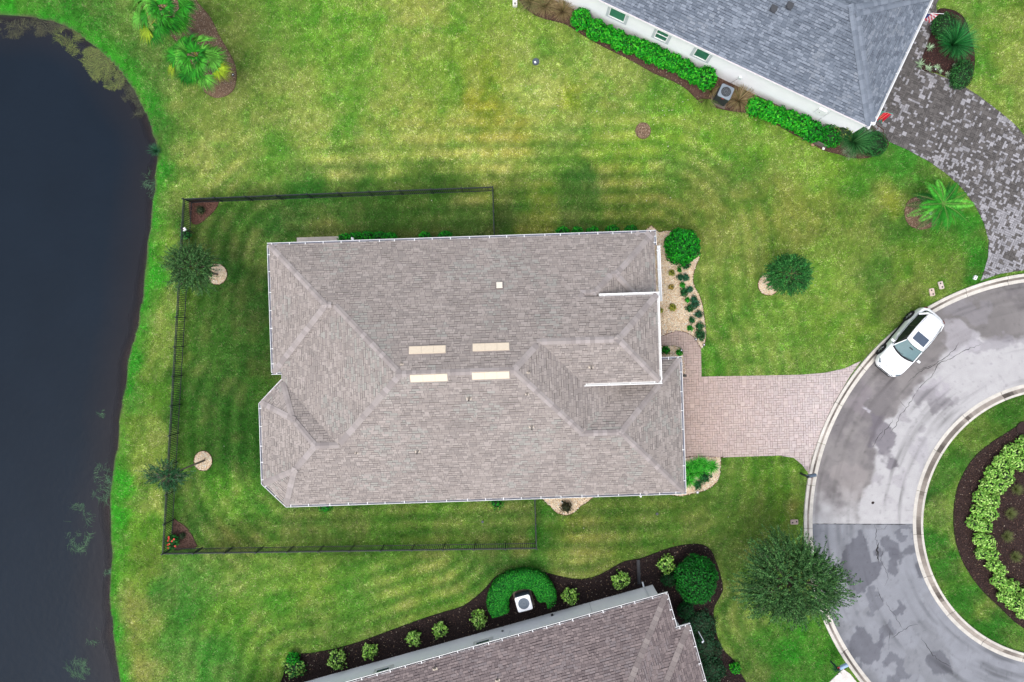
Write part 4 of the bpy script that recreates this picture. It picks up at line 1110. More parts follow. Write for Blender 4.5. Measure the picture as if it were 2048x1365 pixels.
gutter(hm, (xW, yN - .13), (xW, yNW + .13), Zg, west, first=0.6)
gutter(hm, (xW, yNW), (xW + 0.95, yNW), Zg, south, first=.35, hang=.42)
gutter(hm, (xMw, yNW - .02), (xMw, yb1 - ch1 + (xMw - xW2)), Zg - 0.01, west, hang=.5)
s2 = math.sqrt(.5)
gutter(hm, (xW2, yb1 - ch1), (xMw, yb1 - ch1 + (xMw - xW2)), Zg, (s2, -s2), hang=.62)
gutter(hm, (xW2, yb1 - ch1 - .01), (xW2, yS + ch1 + .01), Zg, west)
gutter(hm, (xW2, yS + ch1), (xW2 + ch1, yS), Zg, (s2, s2), hang=.8)
gutter(hm, (xW2 + ch1 + .01, yS), (xG, yS), Zg, south, hang=1.15)
gutter(hm, (xG, yS + .13), (xG, yG - .13), Zg, east, first=.7)
gutter(hm, (xEe + .1, yG), (xG, yG), Zg, north, first=.2, hang=.55)
gutter(hm, (xE2, yN - .13), (xE2, yN - .93), Zg, east, first=.25, hang=.35)
xE3 = Q(1322, 540)[0]
gutter(hm, (xE3, yN - .95), (xE3 + .02, Q(1322, 603)[1]), Zg - .01, east, w=0.2, lip=.05, inner=(.55, .57, .57), hang=1.1)
WI = dict(w=0.24, lip=0.045, inner=(0.62, 0.62, 0.61), white=(.8, .8, .79))
gutter(hm, (Q(1198, 590, z_e)[0], yEn + .06), (xEe, yEn + .06), z_e + .05, north, hang=1.1, **WI)
gutter(hm, (xEe, yEn - .19), (xEe, yEs + .19), z_e + .05, east, hang=1.4, **WI)
gutter(hm, (Q(1162, 771, z_e)[0], yEs - .06), (xEe, yEs - .06), z_e + .05, south, hang=1.25, **WI)


def roof_z(x, y, ms): return max([m.h(x, y) for m in ms if m.inside(x, y)] or [ms[0].h(x, y)])


MM = [mM, mNW, mSW, mG, mN1, mN2, mE]


def slope_frame(x, y, ms):
    z = roof_z(x, y, ms); e = 0.05
    gx_ = (roof_z(x + e, y, ms) - roof_z(x - e, y, ms)) / (2 * e); gy_ = (roof_z(x, y + e, ms) - roof_z(x, y - e, ms)) / (2 * e)
    n = Vector((-gx_, -gy_, 1)).normalized(); t = Vector((1, 0, gx_)).normalized(); b_ = n.cross(t)
    return z, Matrix((t, b_, n)).transposed()


def on_roof(u, v, z0=6.5, ms=MM, q=Q):
    z = z0
    for _ in range(6):
        x, y = q(u, v, z); z = roof_z(x, y, ms)
    return x, y, z


cream = (0.62, 0.53, 0.41)
for (u, v) in [(855, 700.5), (982, 695), (858, 755.5), (981.5, 750.5)]:
    x, y, z = on_roof(u, v)
    _, fr = slope_frame(x, y, MM)
    sgn = 1 if (y > ym) else -1
    o = empty('ridge_vent', (x, y, z)); o.parent = hm
    o.rotation_euler = fr.to_euler()
    mb = MB()
    mb.box((0, 0, 0.075), (2.06, 0.46, 0.025), cream)
    mb.box((0, 0, 0.03), (2.0, 0.38, 0.07), S(90, 80, 70))
    for sx in (-1, 1): mb.box((sx * 1.02, 0, 0.04), (0.02, 0.46, 0.075), cream)
    for sx in (-.34, .34): mb.box((sx, 0, 0.091), (0.018, 0.45, 0.008), tuple(q * .75 for q in cream))
    mb.box((0, .215 * sgn, 0.091), (2.06, 0.02, 0.01), tuple(q * .7 for q in cream))  # darker cream along the hood lip paints in its shadow
    mb.box((0, -0.23 * sgn, 0.04), (2.06, 0.02, 0.075), cream)
    mb.build('vent_hood', M['plain'], o)
    fl = MB(); fl.box((0, 0, 0.022), (2.2, 0.62, 0.008), S(170, 160, 155)); fl.build('flashing', M['plain'], o)


def roof_vent(u, v, kind, ms=MM, q=Q, parent=hm, col=(0.72, 0.66, 0.56)):
    x, y, z = on_roof(u, v, 5.0, ms, q)
    _, fr = slope_frame(x, y, ms)
    o = empty('roof_vent' if kind == 'box' else 'vent_pipe', (x, y, z)); o.parent = parent; o.rotation_euler = fr.to_euler()
    mb = MB()
    if kind == 'box':
        mb.box((0, 0, 0.13), (0.36, 0.40, 0.06), col); mb.box((0, 0, 0.06), (0.28, 0.30, 0.12), tuple(c * .6 for c in col)); mb.build('hood', M['plain'], o, bevel=.01)
        f_ = MB(); f_.box((0, 0, 0.02), (0.5, 0.55, 0.012), S(150, 140, 136)); f_.build('flashing', M['plain'], o)
    elif kind == 'dark':
        mb.disc((0, 0), 0.13, 0, 0.28, S(50, 56, 66), 14); mb.disc((0, 0), 0.19, 0.27, 0.31, S(44, 50, 60), 14); mb.build('cowl', M['dark'], o)
        f_ = MB(); f_.box((0, 0, 0.02), (0.4, 0.42, 0.012), S(60, 66, 76)); f_.build('flashing', M['dark'], o)
    else:
        s_ = 1.0 if kind == 'pipe' else 0.7
        mb.tube([(0, 0, 0), (0, 0, 0.30 * s_)], [0.055 * s_, 0.05 * s_], S(180, 172, 164), 10, cap=False); mb.tube([(0, 0, 0), (0, 0, 0.1)], [0.10 * s_, 0.06 * s_], S(170, 160, 150), 10)
        mb.build('pipe', M['plain'], o)
        f_ = MB(); f_.box((0, -0.05, 0.02), (0.30 * s_, 0.14 * s_, 0.03), S(222, 208, 190)); f_.build('flashing', M['plain'], o)


roof_vent(999, 573, 'box')
for (u, v, k) in [(1182, 733, 'pipe'), (938, 796, 'pipe'), (1054, 787, 'small'), (1063, 853, 'pipe'), (835, 902, 'pipe'), (713, 905, 'small'), (804, 728, 'small'), (1056, 744, 'small')]: roof_vent(u, v, k)
# downspouts seen past the gutter
def downspout(parent, x, y, z0, z1, an=0, col=(.8, .81, .82), kick=(0.35, 0)):
    mb = MB(); mb.box((x, y, (z0 + z1) / 2), (0.10, 0.07, z1 - z0), col, an)
    mb.box((x + kick[0] / 2, y + kick[1] / 2, z0 + 0.06), (abs(kick[0]) + 0.1, abs(kick[1]) + 0.08, 0.08), col, an)
    mb.build('downspout', M['white'], parent, bevel=.008)
dx_, dy_ = Q(1281, 996, 2.7); downspout(hm, dx_, dy_ + .1, 0.05, 2.86, kick=(0, -.45))
dx_, dy_ = Q(1370, 752, 2.7); mb = MB(); mb.box((dx_ + .03, dy_, 2.55), (.16, .16, .28), S(60, 56, 52)); mb.build('wall_lamp', M['dark'], hm)
# doors and windows under the eaves (seen only from the side)
def window(parent, x, y, z, w, h, nrm, frame=(.78, .78, .78), pane=(.03, .06, .06), trim=None, mid=True):
    """window set in a wall, nrm = outward direction in the parent's frame"""
    an = math.atan2(nrm[1], nrm[0]) + PI / 2
    o = empty('window', (x, y, z), an); o.parent = parent
    fw = 0.055
    fb = MB()
    if trim: 
        tw = 0.17
        for sx in (-1, 1): fb.box((sx * (w / 2 + tw / 2), -0.02, 0), (tw, 0.05, h + 2 * tw), trim)
        for sz in (-1, 1): fb.box((0, -0.021, sz * (h / 2 + tw / 2)), (w + .001, 0.05, tw), trim)
    for sx in (-1, 1): fb.box((sx * (w / 2 - fw / 2), -0.045, 0), (fw, 0.05, h), frame)
    for sz in ((-1, 0, 1) if mid else (-1, 1)): fb.box((0, -0.046, sz * (h / 2 - fw / 2)), (w - 2 * fw, 0.046 if sz else .03, fw if sz else .05), frame)
    fb.build('frame', M['plain'], o)
    gb = MB(); gb.box((0, -0.022, 0), (w - fw, 0.012, h - fw), pane); gb.build('pane', M['glass'], o)
    return o
xw = xG - G - .45 - .012
gdoor = MB()
for k in range(4): gdoor.box((0, 0, 0.3 + k * 0.56), (0.05, 4.9, 0.54), (.7, .68, .64))
gdoor.build('garage_door', M['plain'], hm, loc=(xw + .03, (yS + yG) / 2 - .2, 0))
for (x, z) in [(4, 1.5), (9, 1.5), (14, 1.5), (19, 1.5)]: window(hm, x, yS + G + .45 - .01, z, 1.2, 1.3, (0, -1))
for x in (5.5, 12, 18): window(hm, x, yN - G - .45 + .01, 1.5, 1.2, 1.3, (0, 1))
window(hm, xE2 - G - .47, yN - 2.6, 1.5, 1.6, 1.4, (1, 0))

# ---------------- grey roofed house, upper right
T2 = R(-25.2)
C2 = P(1741, 257, 2.78)
hn = empty('house', (C2[0], C2[1], 0), T2, label='blue grey shingled house with a bright white side wall at the upper right', cat='house')
q2 = mk_local(C2, T2); Q2 = lambda u, v, z=2.78: q2(P(u, v, z))
m2 = Mass(rect(-24, 0.05, -0.14, 9.35), 2.78, 0.5, [1, 1, 1, 1], inset=0.12)
m2b = Mass(rect(-5.5, 0.42, 0.0, 9.0), 2.775, 0.5, [1, 1, 1, 0], inset=0.6)
vf = lambda c: -19.0 < c[0] and (c[0] < 0.5) and (c[1] < 9.5) and (C2[1] + c[0] * math.sin(T2) + c[1] * math.cos(T2) < 21.5)
build_roof(hn, [m2, m2b], [S(144, 153, 166), S(127, 136, 149), S(114, 123, 136), S(154, 161, 171)], [S(132, 141, 154), S(124, 133, 146), S(140, 149, 162)], S(78, 84, 96), seed=5, tabw=(.16, .42),
           soffit_col=S(236, 232, 236), wall_col=(0.87, 0.87, 0.885), view=vf)
mb = MB(); mb.box((-12, 0.018, 2.76), (23.7, 0.045, 0.10), (.62, .56, .58)); mb.box((-12, 0.0, 2.70), (23.7, 0.02, 0.16), (.78, .79, .8)); mb.build('drip_edge', M['white'], hn)
gutter(hn, (0.14, 0.45), (0.14, 9.3), 2.80, (-1, 0), w=.13, lip=.06, inner=(.5, .52, .54), hang=1.5)
mb = MB(); mb.box((0.0, 0.36, 2.72), (.3, .14, .16), (.8, .81, .82)); mb.box((-0.10, 0.12, 2.74), (.08, .4, .14), (.8, .81, .82)); mb.build('gutter_end', M['white'], hn)
yw = 0.05 + 0.12
for (u, v, w_) in [(1235, 28, .98), (1323, 73, .72), (1404, 110, .82)]:
    x, _ = q2(P(u, v, 2.25))
    window(hn, x, yw, 1.93, w_ + .12, 1.22, (0, -1), mid=u < 1400 and u > 1300, frame=(.8, .8, .8), pane=(.05, .19, .12) if u < 1300 else (.04, .15, .10), trim=(.50, .53, .56))  # green pane colour paints in a reflection of the lawn
for (u, v) in [(1547, 18), (1579, 12)]: roof_vent(u, v, 'dark', [m2, m2b], Q2, hn)
xb, _ = q2(P(1636, 232, 1.6)); mb = MB(); mb.box((xb, yw - .06, 1.75), (.55, .12, .75), (.78, .79, .8)); mb.box((xb - .05, yw - .125, 1.75), (.06, .01, .06), (.1, .1, .1)); mb.build('meter_box', M['white'], hn, bevel=.01)
xb, _ = q2(P(1652, 236, 1.9)); mb = MB(); mb.tube([(xb, yw - .03, .3), (xb, yw - .03, 2.6)], [.02, .02], (.7, .72, .74), 6); mb.build('conduit', M['white'], hn)
xb, _ = q2(P(1478, 160, 1.2)); mb = MB(); mb.box((xb, yw - .05, 1.25), (.2, .1, .24), (.55, .62, .6)); mb.tube([(xb - .05, yw - .05, 1.15), (xb - .32, yw - .25, .5)], [.015, .015], (.2, .18, .18), 6); mb.build('disconnect_box', M['white'], hn)

# ---------------- mauve roofed house, bottom
T3 = R(15.6)
C3 = P(1335, 1184, 2.9)
hs = empty('house', (C3[0], C3[1], 0), T3, label='mauve brown shingled house with white gutters at the bottom edge', cat='house')
q3 = mk_local(C3, T3); Q3 = lambda u, v, z=2.9: q3(P(u, v, z))
c4 = Q3(1380, 1246.5); y4 = c4[1]; x4 = c4[0]
print('S house', c4, Q3(1338, 1256), Q3(1358, 1250), Q3(1413, 1365), Q3(1285, 1365, 4.9))
g3 = 0.12
m3 = Mass(rect(-30, -16, -g3, -g3), 2.9, 0.5, [1, 1, 1, 1], inset=0.36)
m3b = Mass(rect(-12, -14, x4 - g3, y4 - g3), 2.895, 0.5, [1, 1, 1, 0], inset=0.4)
vf3 = lambda c: -24.5 < c[0] and (C3[1] + c[0] * math.sin(T3) + c[1] * math.cos(T3) > -21.0)
build_roof(hs, [m3, m3b], [S(157, 143, 141), S(143, 130, 129), S(129, 117, 117), S(150, 141, 142)], [S(156, 145, 142), S(144, 133, 131), S(168, 157, 153)], S(72, 62, 66), seed=9, tabw=(.15, .4),
           soffit_col=S(228, 230, 232), wall_col=(.92, .93, .94), view=vf3)
DI = dict(inner=(.06, .045, .05), lip=.028)
gutter(hs, (-29, 0), (0, 0), 2.93, (0, -1), hang=.98, **DI)
gutter(hs, (0, -.13), (0, y4 + .02), 2.93, (-1, 0), hang=.62, **DI)
gutter(hs, (-1.35 + x4 - .03, y4), (x4, y4), 2.925, (0, -1), hang=.42, **DI)
gutter(hs, (x4, y4 - .13), (x4, y4 - 12), 2.925, (-1, 0), hang=.95, **DI)
yw3 = -g3 - .36
for (u, v, w_) in [(760, 1335, .95), (962, 1280, .95)]:
    x, _ = Q3(u, v, 2.1); window(hs, x, yw3 + .01, 2.0, w_, 1.15, (0, 1), pane=(.02, .06, .05), frame=(.75, .76, .76), trim=(.66, .66, .66))
x, _ = Q3(1180, 1210, 1.5); mb = MB(); mb.tube([(x, yw3 + .04, .1), (x, yw3 + .04, 2.8)], [.015, .015], (.55, .58, .6), 6); mb.build('conduit', M['white'], hs)
x, _ = Q3(1018, 1258, 1.5); mb = MB(); mb.tube([(x, yw3 + .02, 1.9), (x, yw3 + .16, 1.9), (x + .01, yw3 + .16, 1.4)], [.03, .03, .03], (.7, .72, .74), 8); mb.build('overflow_pipe', M['white'], hs)
x, _ = Q3(1003, 1255, .8); mb = MB(); mb.box((x, yw3 + .03, .8), (.12, .07, .12), (.05, .05, .05)); mb.build('hose_tap', M['dark'], hs)
x, _ = Q3(1291, 1178, 1.5); downspout(hs, x + .05, yw3 + .05, .05, 2.85, kick=(0, .3), col=(.72, .74, .76))
x, _ = Q3(1102, 1224, .8); mb = MB(); mb.box((x, yw3 + .05, .5), (.16, .1, .14), (.03, .03, .03)); mb.build('hose_tap', M['dark'], hs)
roof_vent(870, 1337, 'pipe', [m3, m3b], Q3, hs, ); roof_vent(995, 1360, 'pipe', [m3, m3b], Q3, hs)
# black downspout extension lying on the mulch
a_, b_ = P(1276, 1119), P(1278, 1168)
mb = MB(); L_ = math.hypot(a_[0] - b_[0], a_[1] - b_[1]); mb.box((0, 0, .07), (L_, .22, .11), (.015, .016, .02)); mb.box((0, 0, .13), (L_ * .96, .05, .02), (.03, .032, .036))
mb.build('drain_extension', M['dark'], loc=((a_[0] + b_[0]) / 2, (a_[1] + b_[1]) / 2, 0), rz=math.atan2(a_[1] - b_[1], a_[0] - b_[0]), bevel=.01, label='black plastic drain channel lying on the dark mulch by the lower house', cat='drain channel')
# pale slab by the north wall of the main house
mb = MB(); p0, p1 = P(597, 479), P(690, 476); mb.box(((p0[0] + p1[0]) / 2, (p0[1] + p1[1]) / 2 - .5, .04), (3.2, 1.2, .1), S(212, 202, 192), TH)
mb.build('concrete_pad', M['concrete'], kind='structure', label='pale concrete pad along the upper wall of the central house')
# ------------------------------------------------------------------ fences
def fence(name, pts_px, zt, label, skip_first=False, nb=None):
    pts = PX(pts_px, zt)
    root = empty(name, (pts[0][0], pts[0][1], 0), label=label, cat='fence', group='black metal garden fence runs')
    col = (0.012, 0.018, 0.022)
    p, q = pts; L_ = math.hypot(q[0] - p[0], q[1] - p[1]); an = math.atan2(q[1] - p[1], q[0] - p[0])
    root.rotation_euler = (0, 0, an)
    n = nb or max(1, round(L_ / 1.98)); sp = L_ / n
    pm = MB(); pm.box((0, 0, zt / 2 + .03), (.065, .065, zt + .06), col); pm.box((0, 0, zt + .07), (.09, .09, .02), col); pme = pm.mesh('post', M['dark'])
    rm = MB(); rm.box((0, 0, 0), (sp - .06, .04, .045), col); rme = rm.mesh('rail', M['dark'])
    km = MB(); km.box((0, 0, 0), (.032, .032, zt - .13), col); kme = km.mesh('picket', M['dark'])
    for i in range(n + 1):
        if i == 0 and skip_first: continue
        obj('post', pme, root, (i * sp, 0, 0), random.gauss(0, .02))
    np_ = max(2, round(sp / .122))
    for i in range(n):
        for z in (zt - .04, zt - .22, .14): obj('rail', rme, root, (i * sp + sp / 2, 0, z))
        for k in range(1, np_): obj('picket', kme, root, (i * sp + k * sp / np_, random.gauss(0, .002), zt / 2 + .02))
    return root


ZF = 1.3
fence('fence', [(366, 398), (985, 374)], ZF, 'black picket fence run along the upper side of the garden', nb=10)
fence('fence', [(366, 398), (324, 1109)], ZF, 'black picket fence run facing the pond on the left of the garden', True, nb=12)
fence('fence', [(324, 1109), (1073, 1098)], ZF, 'black picket fence run along the lower side of the garden', True, nb=12)
fence('fence', [(985, 374), (988, 472)], ZF, 'short black fence run from the upper fence to the house roof', True, nb=2)
fence('fence', [(1073, 1098), (1070, 1000)], ZF, 'short black fence run from the lower fence to the house roof', True, nb=2)

# ------------------------------------------------------------------ foliage
def leaves(centres, normals, size, cols, aspect=0.45, g=None, droop=0.0):
    """folded diamond leaves; centres, normals (N,3)"""
    n = len(centres); g = g or rng
    nn = normals / (np.linalg.norm(normals, axis=1, keepdims=True) + 1e-9)
    r = g.normal(0, 1, (n, 3)); t = r - nn * (r * nn).sum(1, keepdims=True); t /= np.linalg.norm(t, axis=1, keepdims=True) + 1e-9
    t[:, 2] -= droop; t /= np.linalg.norm(t, axis=1, keepdims=True) + 1e-9
    b = np.cross(nn, t)
    L = (size * g.uniform(0.65, 1.3, n))[:, None] if np.isscalar(size) else size[:, None]
    tip = centres + t * L; base = centres - t * L * 0.8
    s1 = centres + b * L * aspect + nn * L * 0.15; s2 = centres - b * L * aspect + nn * L * 0.15
    V = np.stack([base, s1, tip, s2], 1).reshape(-1, 3)
    i = np.arange(n)[:, None] * 4
    Fc = np.concatenate([i + np.array([0, 1, 2]), i + np.array([0, 2, 3])], 1).reshape(-1, 3)
    return V, Fc, np.repeat(np.clip(cols, .002, .8), 2, 0)


def pick(pal, n, g, var=0.25):
    pal = np.array(pal); return pal[g.integers(0, len(pal), n)] * g.uniform(1 - var, 1 + var, (n, 1))


def ico(rx, ry, rz, c, seed=0, lump=0.12):
    import bmesh
    bm = bmesh.new(); bmesh.ops.create_icosphere(bm, subdivisions=2, radius=1)
    V = np.array([v.co[:] for v in bm.verts]); Fc = np.array([[v.index for v in f.verts] for f in bm.faces]); bm.free()
    k = 1 + lump * (vnoise(V[:, 0] * 3 + seed, V[:, 1] * 3 + V[:, 2] * 2, 1, 7) - .5) * 2
    V = V * k[:, None] * np.array([rx, ry, rz]) + np.array(c)
    return V, Fc


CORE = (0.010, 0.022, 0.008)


def shrub(name, u, v, zb, r, h, pal, leaf, n, label, cat='shrub', group=None, ry=None, rz=0.0, seed=1, lump=0.18, aspect=.45, kids=True, zref=None, up=0.35, core=CORE):
    """u, v: where the middle of the crown (at half height) shows"""
    g = np.random.default_rng(seed); ry = ry or r
    x, y = P(u, v, zref if zref is not None else h * 0.6)
    root = empty(name, (x, y, 0), rz, label=label, cat=cat, group=group)
    d = g.normal(0, 1, (n, 3)); d[:, 2] = np.abs(d[:, 2]) * 0.9 - 0.25; d /= np.linalg.norm(d, axis=1, keepdims=True)
    th = np.arctan2(d[:, 1], d[:, 0])
    lum = 1 + lump * (vnoise(th * 2.2 + seed * 3.1, d[:, 2] * 2.5 + seed, 1.0, 17) - .5) * 2 + lump * .6 * (vnoise(th * 6 + seed, d[:, 2] * 6, 1.0, 18) - .5) * 2
    sh = g.uniform(0.68, 1.0, n) ** 0.6 * lum
    C = d * sh[:, None] * np.array([r, ry, h * .58]) + np.array([0, 0, h * .45])
    C[:, 2] = np.maximum(C[:, 2], 0.02)
    nn = d * np.array([1, 1, 1.2]) + g.normal(0, .55, (n, 3)); nn[:, 2] += up
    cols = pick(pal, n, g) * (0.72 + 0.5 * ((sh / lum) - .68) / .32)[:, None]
    V, Fc, cc = leaves(C, nn, leaf, cols, aspect, g)
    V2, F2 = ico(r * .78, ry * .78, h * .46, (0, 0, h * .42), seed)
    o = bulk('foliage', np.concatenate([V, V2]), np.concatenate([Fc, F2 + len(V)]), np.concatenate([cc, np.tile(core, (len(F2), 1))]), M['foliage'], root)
    sm = MB()
    for k in range(3):
        a = k * 2.1 + seed; sm.tube([(0, 0, 0), (math.cos(a) * r * .3, math.sin(a) * ry * .3, h * .5)], [.03, .015], S(96, 78, 62), 5)
    sm.build('stem', M['bark'], root)
    return root


BRIGHT = [S(26, 158, 26), S(46, 176, 30), S(12, 126, 20), S(80, 192, 40), S(6, 92, 16)]
EMER = [S(14, 128, 24), S(26, 152, 24), S(8, 98, 22), S(44, 170, 30), S(6, 74, 18)]
DEEP = [S(28, 98, 46), S(20, 80, 38), S(42, 120, 60), S(14, 62, 30), S(58, 136, 74)]
TEAL = [S(44, 110, 76), S(34, 92, 62), S(62, 130, 92), S(28, 78, 52)]
LIME = [S(158, 212, 80), S(160, 204, 100), S(116, 170, 66), S(96, 150, 54), S(176, 214, 116)]
PALE = [S(172, 220, 104), S(148, 204, 86), S(194, 234, 130), S(122, 184, 66), S(100, 160, 58)]
YEL = [S(168, 170, 60), S(150, 158, 56), S(186, 184, 84), S(120, 138, 46)]
DARK = [S(36, 94, 42), S(26, 76, 34), S(54, 120, 54), S(20, 58, 28), S(72, 138, 66)]
OLIVE = [S(104, 116, 62), S(88, 102, 52), S(122, 130, 76)]
OAK = [S(64, 114, 56), S(48, 94, 46), S(86, 138, 72), S(34, 72, 36), S(112, 158, 90)]
BLUE = [S(70, 128, 100), S(52, 108, 82), S(92, 148, 118), S(42, 92, 66)]

# hedge bushes along the white wall
hx = [(1163, 38, .95), (1192, 58, .9), (1216, 66, .75), (1238, 78, .85), (1262, 88, .8), (1284, 96, .8), (1306, 104, .85), (1328, 116, .8), (1350, 124, .8), (1372, 136, .8), (1390, 148, .75), (1412, 156, 1.0)]
for i, (u, v, s_) in enumerate(hx):
    pos = 'first bush at the upper left end' if i == 0 else ('last and largest bush beside the cooling unit' if i == len(hx) - 1 else f'bright bush, {["second","third","fourth","fifth","sixth","seventh","eighth","ninth","tenth","eleventh"][i-1]} from the upper left')
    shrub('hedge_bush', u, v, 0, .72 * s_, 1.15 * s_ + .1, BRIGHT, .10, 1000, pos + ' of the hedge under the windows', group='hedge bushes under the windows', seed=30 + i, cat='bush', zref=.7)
hx2 = [(1513, 211, .85), (1537, 220, .8), (1560, 229, .8), (1583, 238, .85), (1606, 248, .9), (1628, 262, .9)]
for i, (u, v, s_) in enumerate(hx2):
    shrub('hedge_bush', u, v, 0, .72 * s_, 1.1 * s_ + .1, BRIGHT if i < 5 else EMER, .10, 1000, f'bright green bush, {["first","second","third","fourth","fifth","sixth"][i]} to the right of the cooling unit by the white wall', group='hedge bushes right of the cooling unit', seed=50 + i, cat='bush', zref=.7)
shrub('dark_shrub', 1664, 272, 0, .75, 1.1, EMER, .07, 1100, 'dark green shrub between the hedge and the spiky palm at the wall corner', seed=61, zref=.7)
shrub('leafy_vine', 1690, 262, 0, .75, 1.3, [S(70, 110, 50), S(110, 130, 60), S(60, 90, 50), S(150, 160, 80)], .06, 600, 'loose yellow flecked climbing plant against the wall corner', cat='plant', seed=62, lump=.5, zref=.9, ry=.55)
shrub('round_shrub', 1751, 287, 0, .86, 1.2, [S(36, 110, 44), S(24, 90, 36), S(52, 130, 54), S(16, 70, 28)], .045, 2200, 'round fine leaved shrub at the foot of the cobbled driveway', seed=63, zref=.7, lump=.06)
shrub('box_shrub', 1893, 50, 0, .88, 1.1, DARK, .05, 1900, 'dark clipped shrub below the striped flag', seed=64, zref=.7, lump=.08)
shrub('box_shrub', 1926, 148, 0, .72, 1.1, DARK, .05, 2000, 'dark oval shrub at the lower corner of the agave bed', seed=65, ry=1.02, zref=.7, lump=.08, rz=-.3)
# round leafy tree and shrubs by the front
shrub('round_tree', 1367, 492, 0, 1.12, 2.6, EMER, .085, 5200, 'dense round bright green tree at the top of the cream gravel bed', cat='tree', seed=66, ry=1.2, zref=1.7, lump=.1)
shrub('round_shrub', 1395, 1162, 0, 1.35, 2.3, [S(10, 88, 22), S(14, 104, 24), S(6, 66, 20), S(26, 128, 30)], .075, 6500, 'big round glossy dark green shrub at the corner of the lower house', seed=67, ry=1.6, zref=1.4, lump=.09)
shrub('round_shrub', 1338, 1160, 0, .5, .9, [S(14, 72, 26), S(10, 56, 22)], .07, 700, 'small dark shrub tucked left of the big round shrub', seed=68)
shrub('round_shrub', 1372, 1222, 0, .55, .8, [S(20, 82, 34), S(12, 60, 26)], .07, 800, 'dark green shrub just below the big round shrub', seed=69)
for i, (u, v, r, ry, lab) in enumerate([(1400, 1250, .95, .9, 'upper patch of dark trailing ground cover beside the lower house'), (1412, 1298, .95, 1.0, 'middle patch of dark trailing ground cover beside the lower house'), (1424, 1345, .8, .9, 'lowest patch of dark trailing ground cover at the frame edge')]):
    shrub('ground_cover', u, v, 0, r, .45, [S(36, 84, 50), S(28, 70, 42), S(50, 98, 62), S(58, 70, 50)], .07, 1700, lab, cat='ground cover', seed=70 + i, ry=ry, lump=.35)
shrub('small_shrub', 1471, 1337, 0, .36, .55, BRIGHT, .07, 300, 'small bright green shrub in the mulch tip at the bottom edge', seed=74)

# gravel bed plants
for i, (u, v, r, h, pal, lf, n, lab) in enumerate([
    (1372, 531, .26, .4, DEEP, .05, 300, 'dark green tuft right under the dense round tree'),
    (1359, 540, .13, .3, BRIGHT, .05, 110, 'tiny bright green plant below the dense round tree'),
    (1344, 546, .18, .3, YEL, .05, 160, 'yellow green plant, uppermost of the yellow ones on the gravel'),
    (1361, 555, .22, .38, TEAL, .045, 260, 'bluish low shrub, left one of the upper close pair'),
    (1372, 556, .22, .38, TEAL, .045, 260, 'bluish low shrub, right one of the upper close pair'),
    (1343, 575, .18, .25, [S(170, 150, 70), S(190, 160, 80), S(130, 130, 60)], .05, 130, 'faded straw yellow plant in the middle of the cream gravel'),
    (1365, 571, .17, .35, BRIGHT, .05, 170, 'bright green upright plant above the dark round one'),
    (1368, 585, .24, .4, DEEP, .05, 300, 'dark green round shrub left of the path edge plants'),
    (1380, 579, .2, .35, TEAL, .045, 230, 'bluish small shrub near the bend of the gravel edge'),
    (1375, 600, .15, .3, BRIGHT, .05, 140, 'small bright green plant below the dark round shrub'),
    (1388, 599, .22, .42, TEAL, .045, 260, 'bluish shrub, upper one of the touching pair by the gravel edge'),
    (1391, 609, .27, .42, TEAL, .045, 340, 'bluish shrub, lower one of the touching pair by the gravel edge'),
    (1379, 617, .23, .38, DEEP, .045, 280, 'dark bluish shrub lower left of the touching pair'),
    (1346, 615, .22, .32, YEL, .055, 220, 'yellow plant, largest one on the open cream gravel'),
    (1322, 622, .15, .3, YEL, .05, 110, 'yellow plant half hidden at the roof edge'),
    (1398, 629, .26, .4, TEAL, .045, 320, 'lone bluish round shrub at the widest part of the gravel'),
    (1384, 641, .2, .36, DEEP, .045, 240, 'small dark round shrub above the bright one near the path'),
    (1380, 657, .17, .32, BRIGHT, .06, 150, 'bright green plant next to the footpath bend'),
    (1400, 653, .25, .42, DEEP, .045, 330, 'dark shrub, upper of the stacked pair at the gravel end'),
    (1401, 670, .33, .5, DEEP, .045, 560, 'dark shrub, larger lower one of the stacked pair at the gravel end'),
    (1332, 701, .27, .5, EMER, .06, 380, 'green round shrub in the small pocket left of the path'),
    (1359, 706, .19, .35, BRIGHT, .06, 200, 'smaller bright shrub at the corner of the garage roof'),
    (1409, 956, .36, .5, DEEP, .05, 560, 'dark elongated shrub on the garage corner gravel'),
    (1396, 971, .27, .4, DEEP, .05, 340, 'round dark shrub lowest on the garage corner gravel'),
    (1133, 1016, .36, .6, [S(60, 58, 36), S(40, 42, 26), S(76, 74, 44)], .05, 520, 'brownish dark shrub on the tan gravel triangle'),
    (1125, 1004, .1, .25, [(.7, .72, .75)], .05, 12, 'small white flowering plant at the wall above the brownish shrub'),
    (650, 1012, .45, .9, EMER, .06, 400, 'green shrub peeking out under the lower roof edge'),
    (993, 1006, .4, .8, EMER, .06, 320, 'green shrub barely showing at the lower roof edge near the short fence'),
    (343, 1083, .42, .9, [S(40, 120, 44), S(26, 100, 36), S(60, 140, 60)], .07, 420, 'green bush with red flowers against the lower fence corner'),
    (400, 420, .3, .5, [S(60, 74, 44), S(46, 58, 36), S(96, 96, 60)], .05, 160, 'sparse dark shrub on the reddish mulch in the upper corner'),
    (364, 1072, .2, .4, [S(70, 90, 56), S(50, 66, 44)], .05, 90, 'small sparse shrub on the lower corner mulch'),
    (371, 470, .3, .7, [S(50, 140, 60), S(70, 170, 80)], .05, 170, 'light green plant growing through the pond fence'),
]):
    shrub('shrub', u, v, 0, r, h, pal, lf, int(n * 1.3), lab, seed=100 + i, cat='shrub', lump=.5)
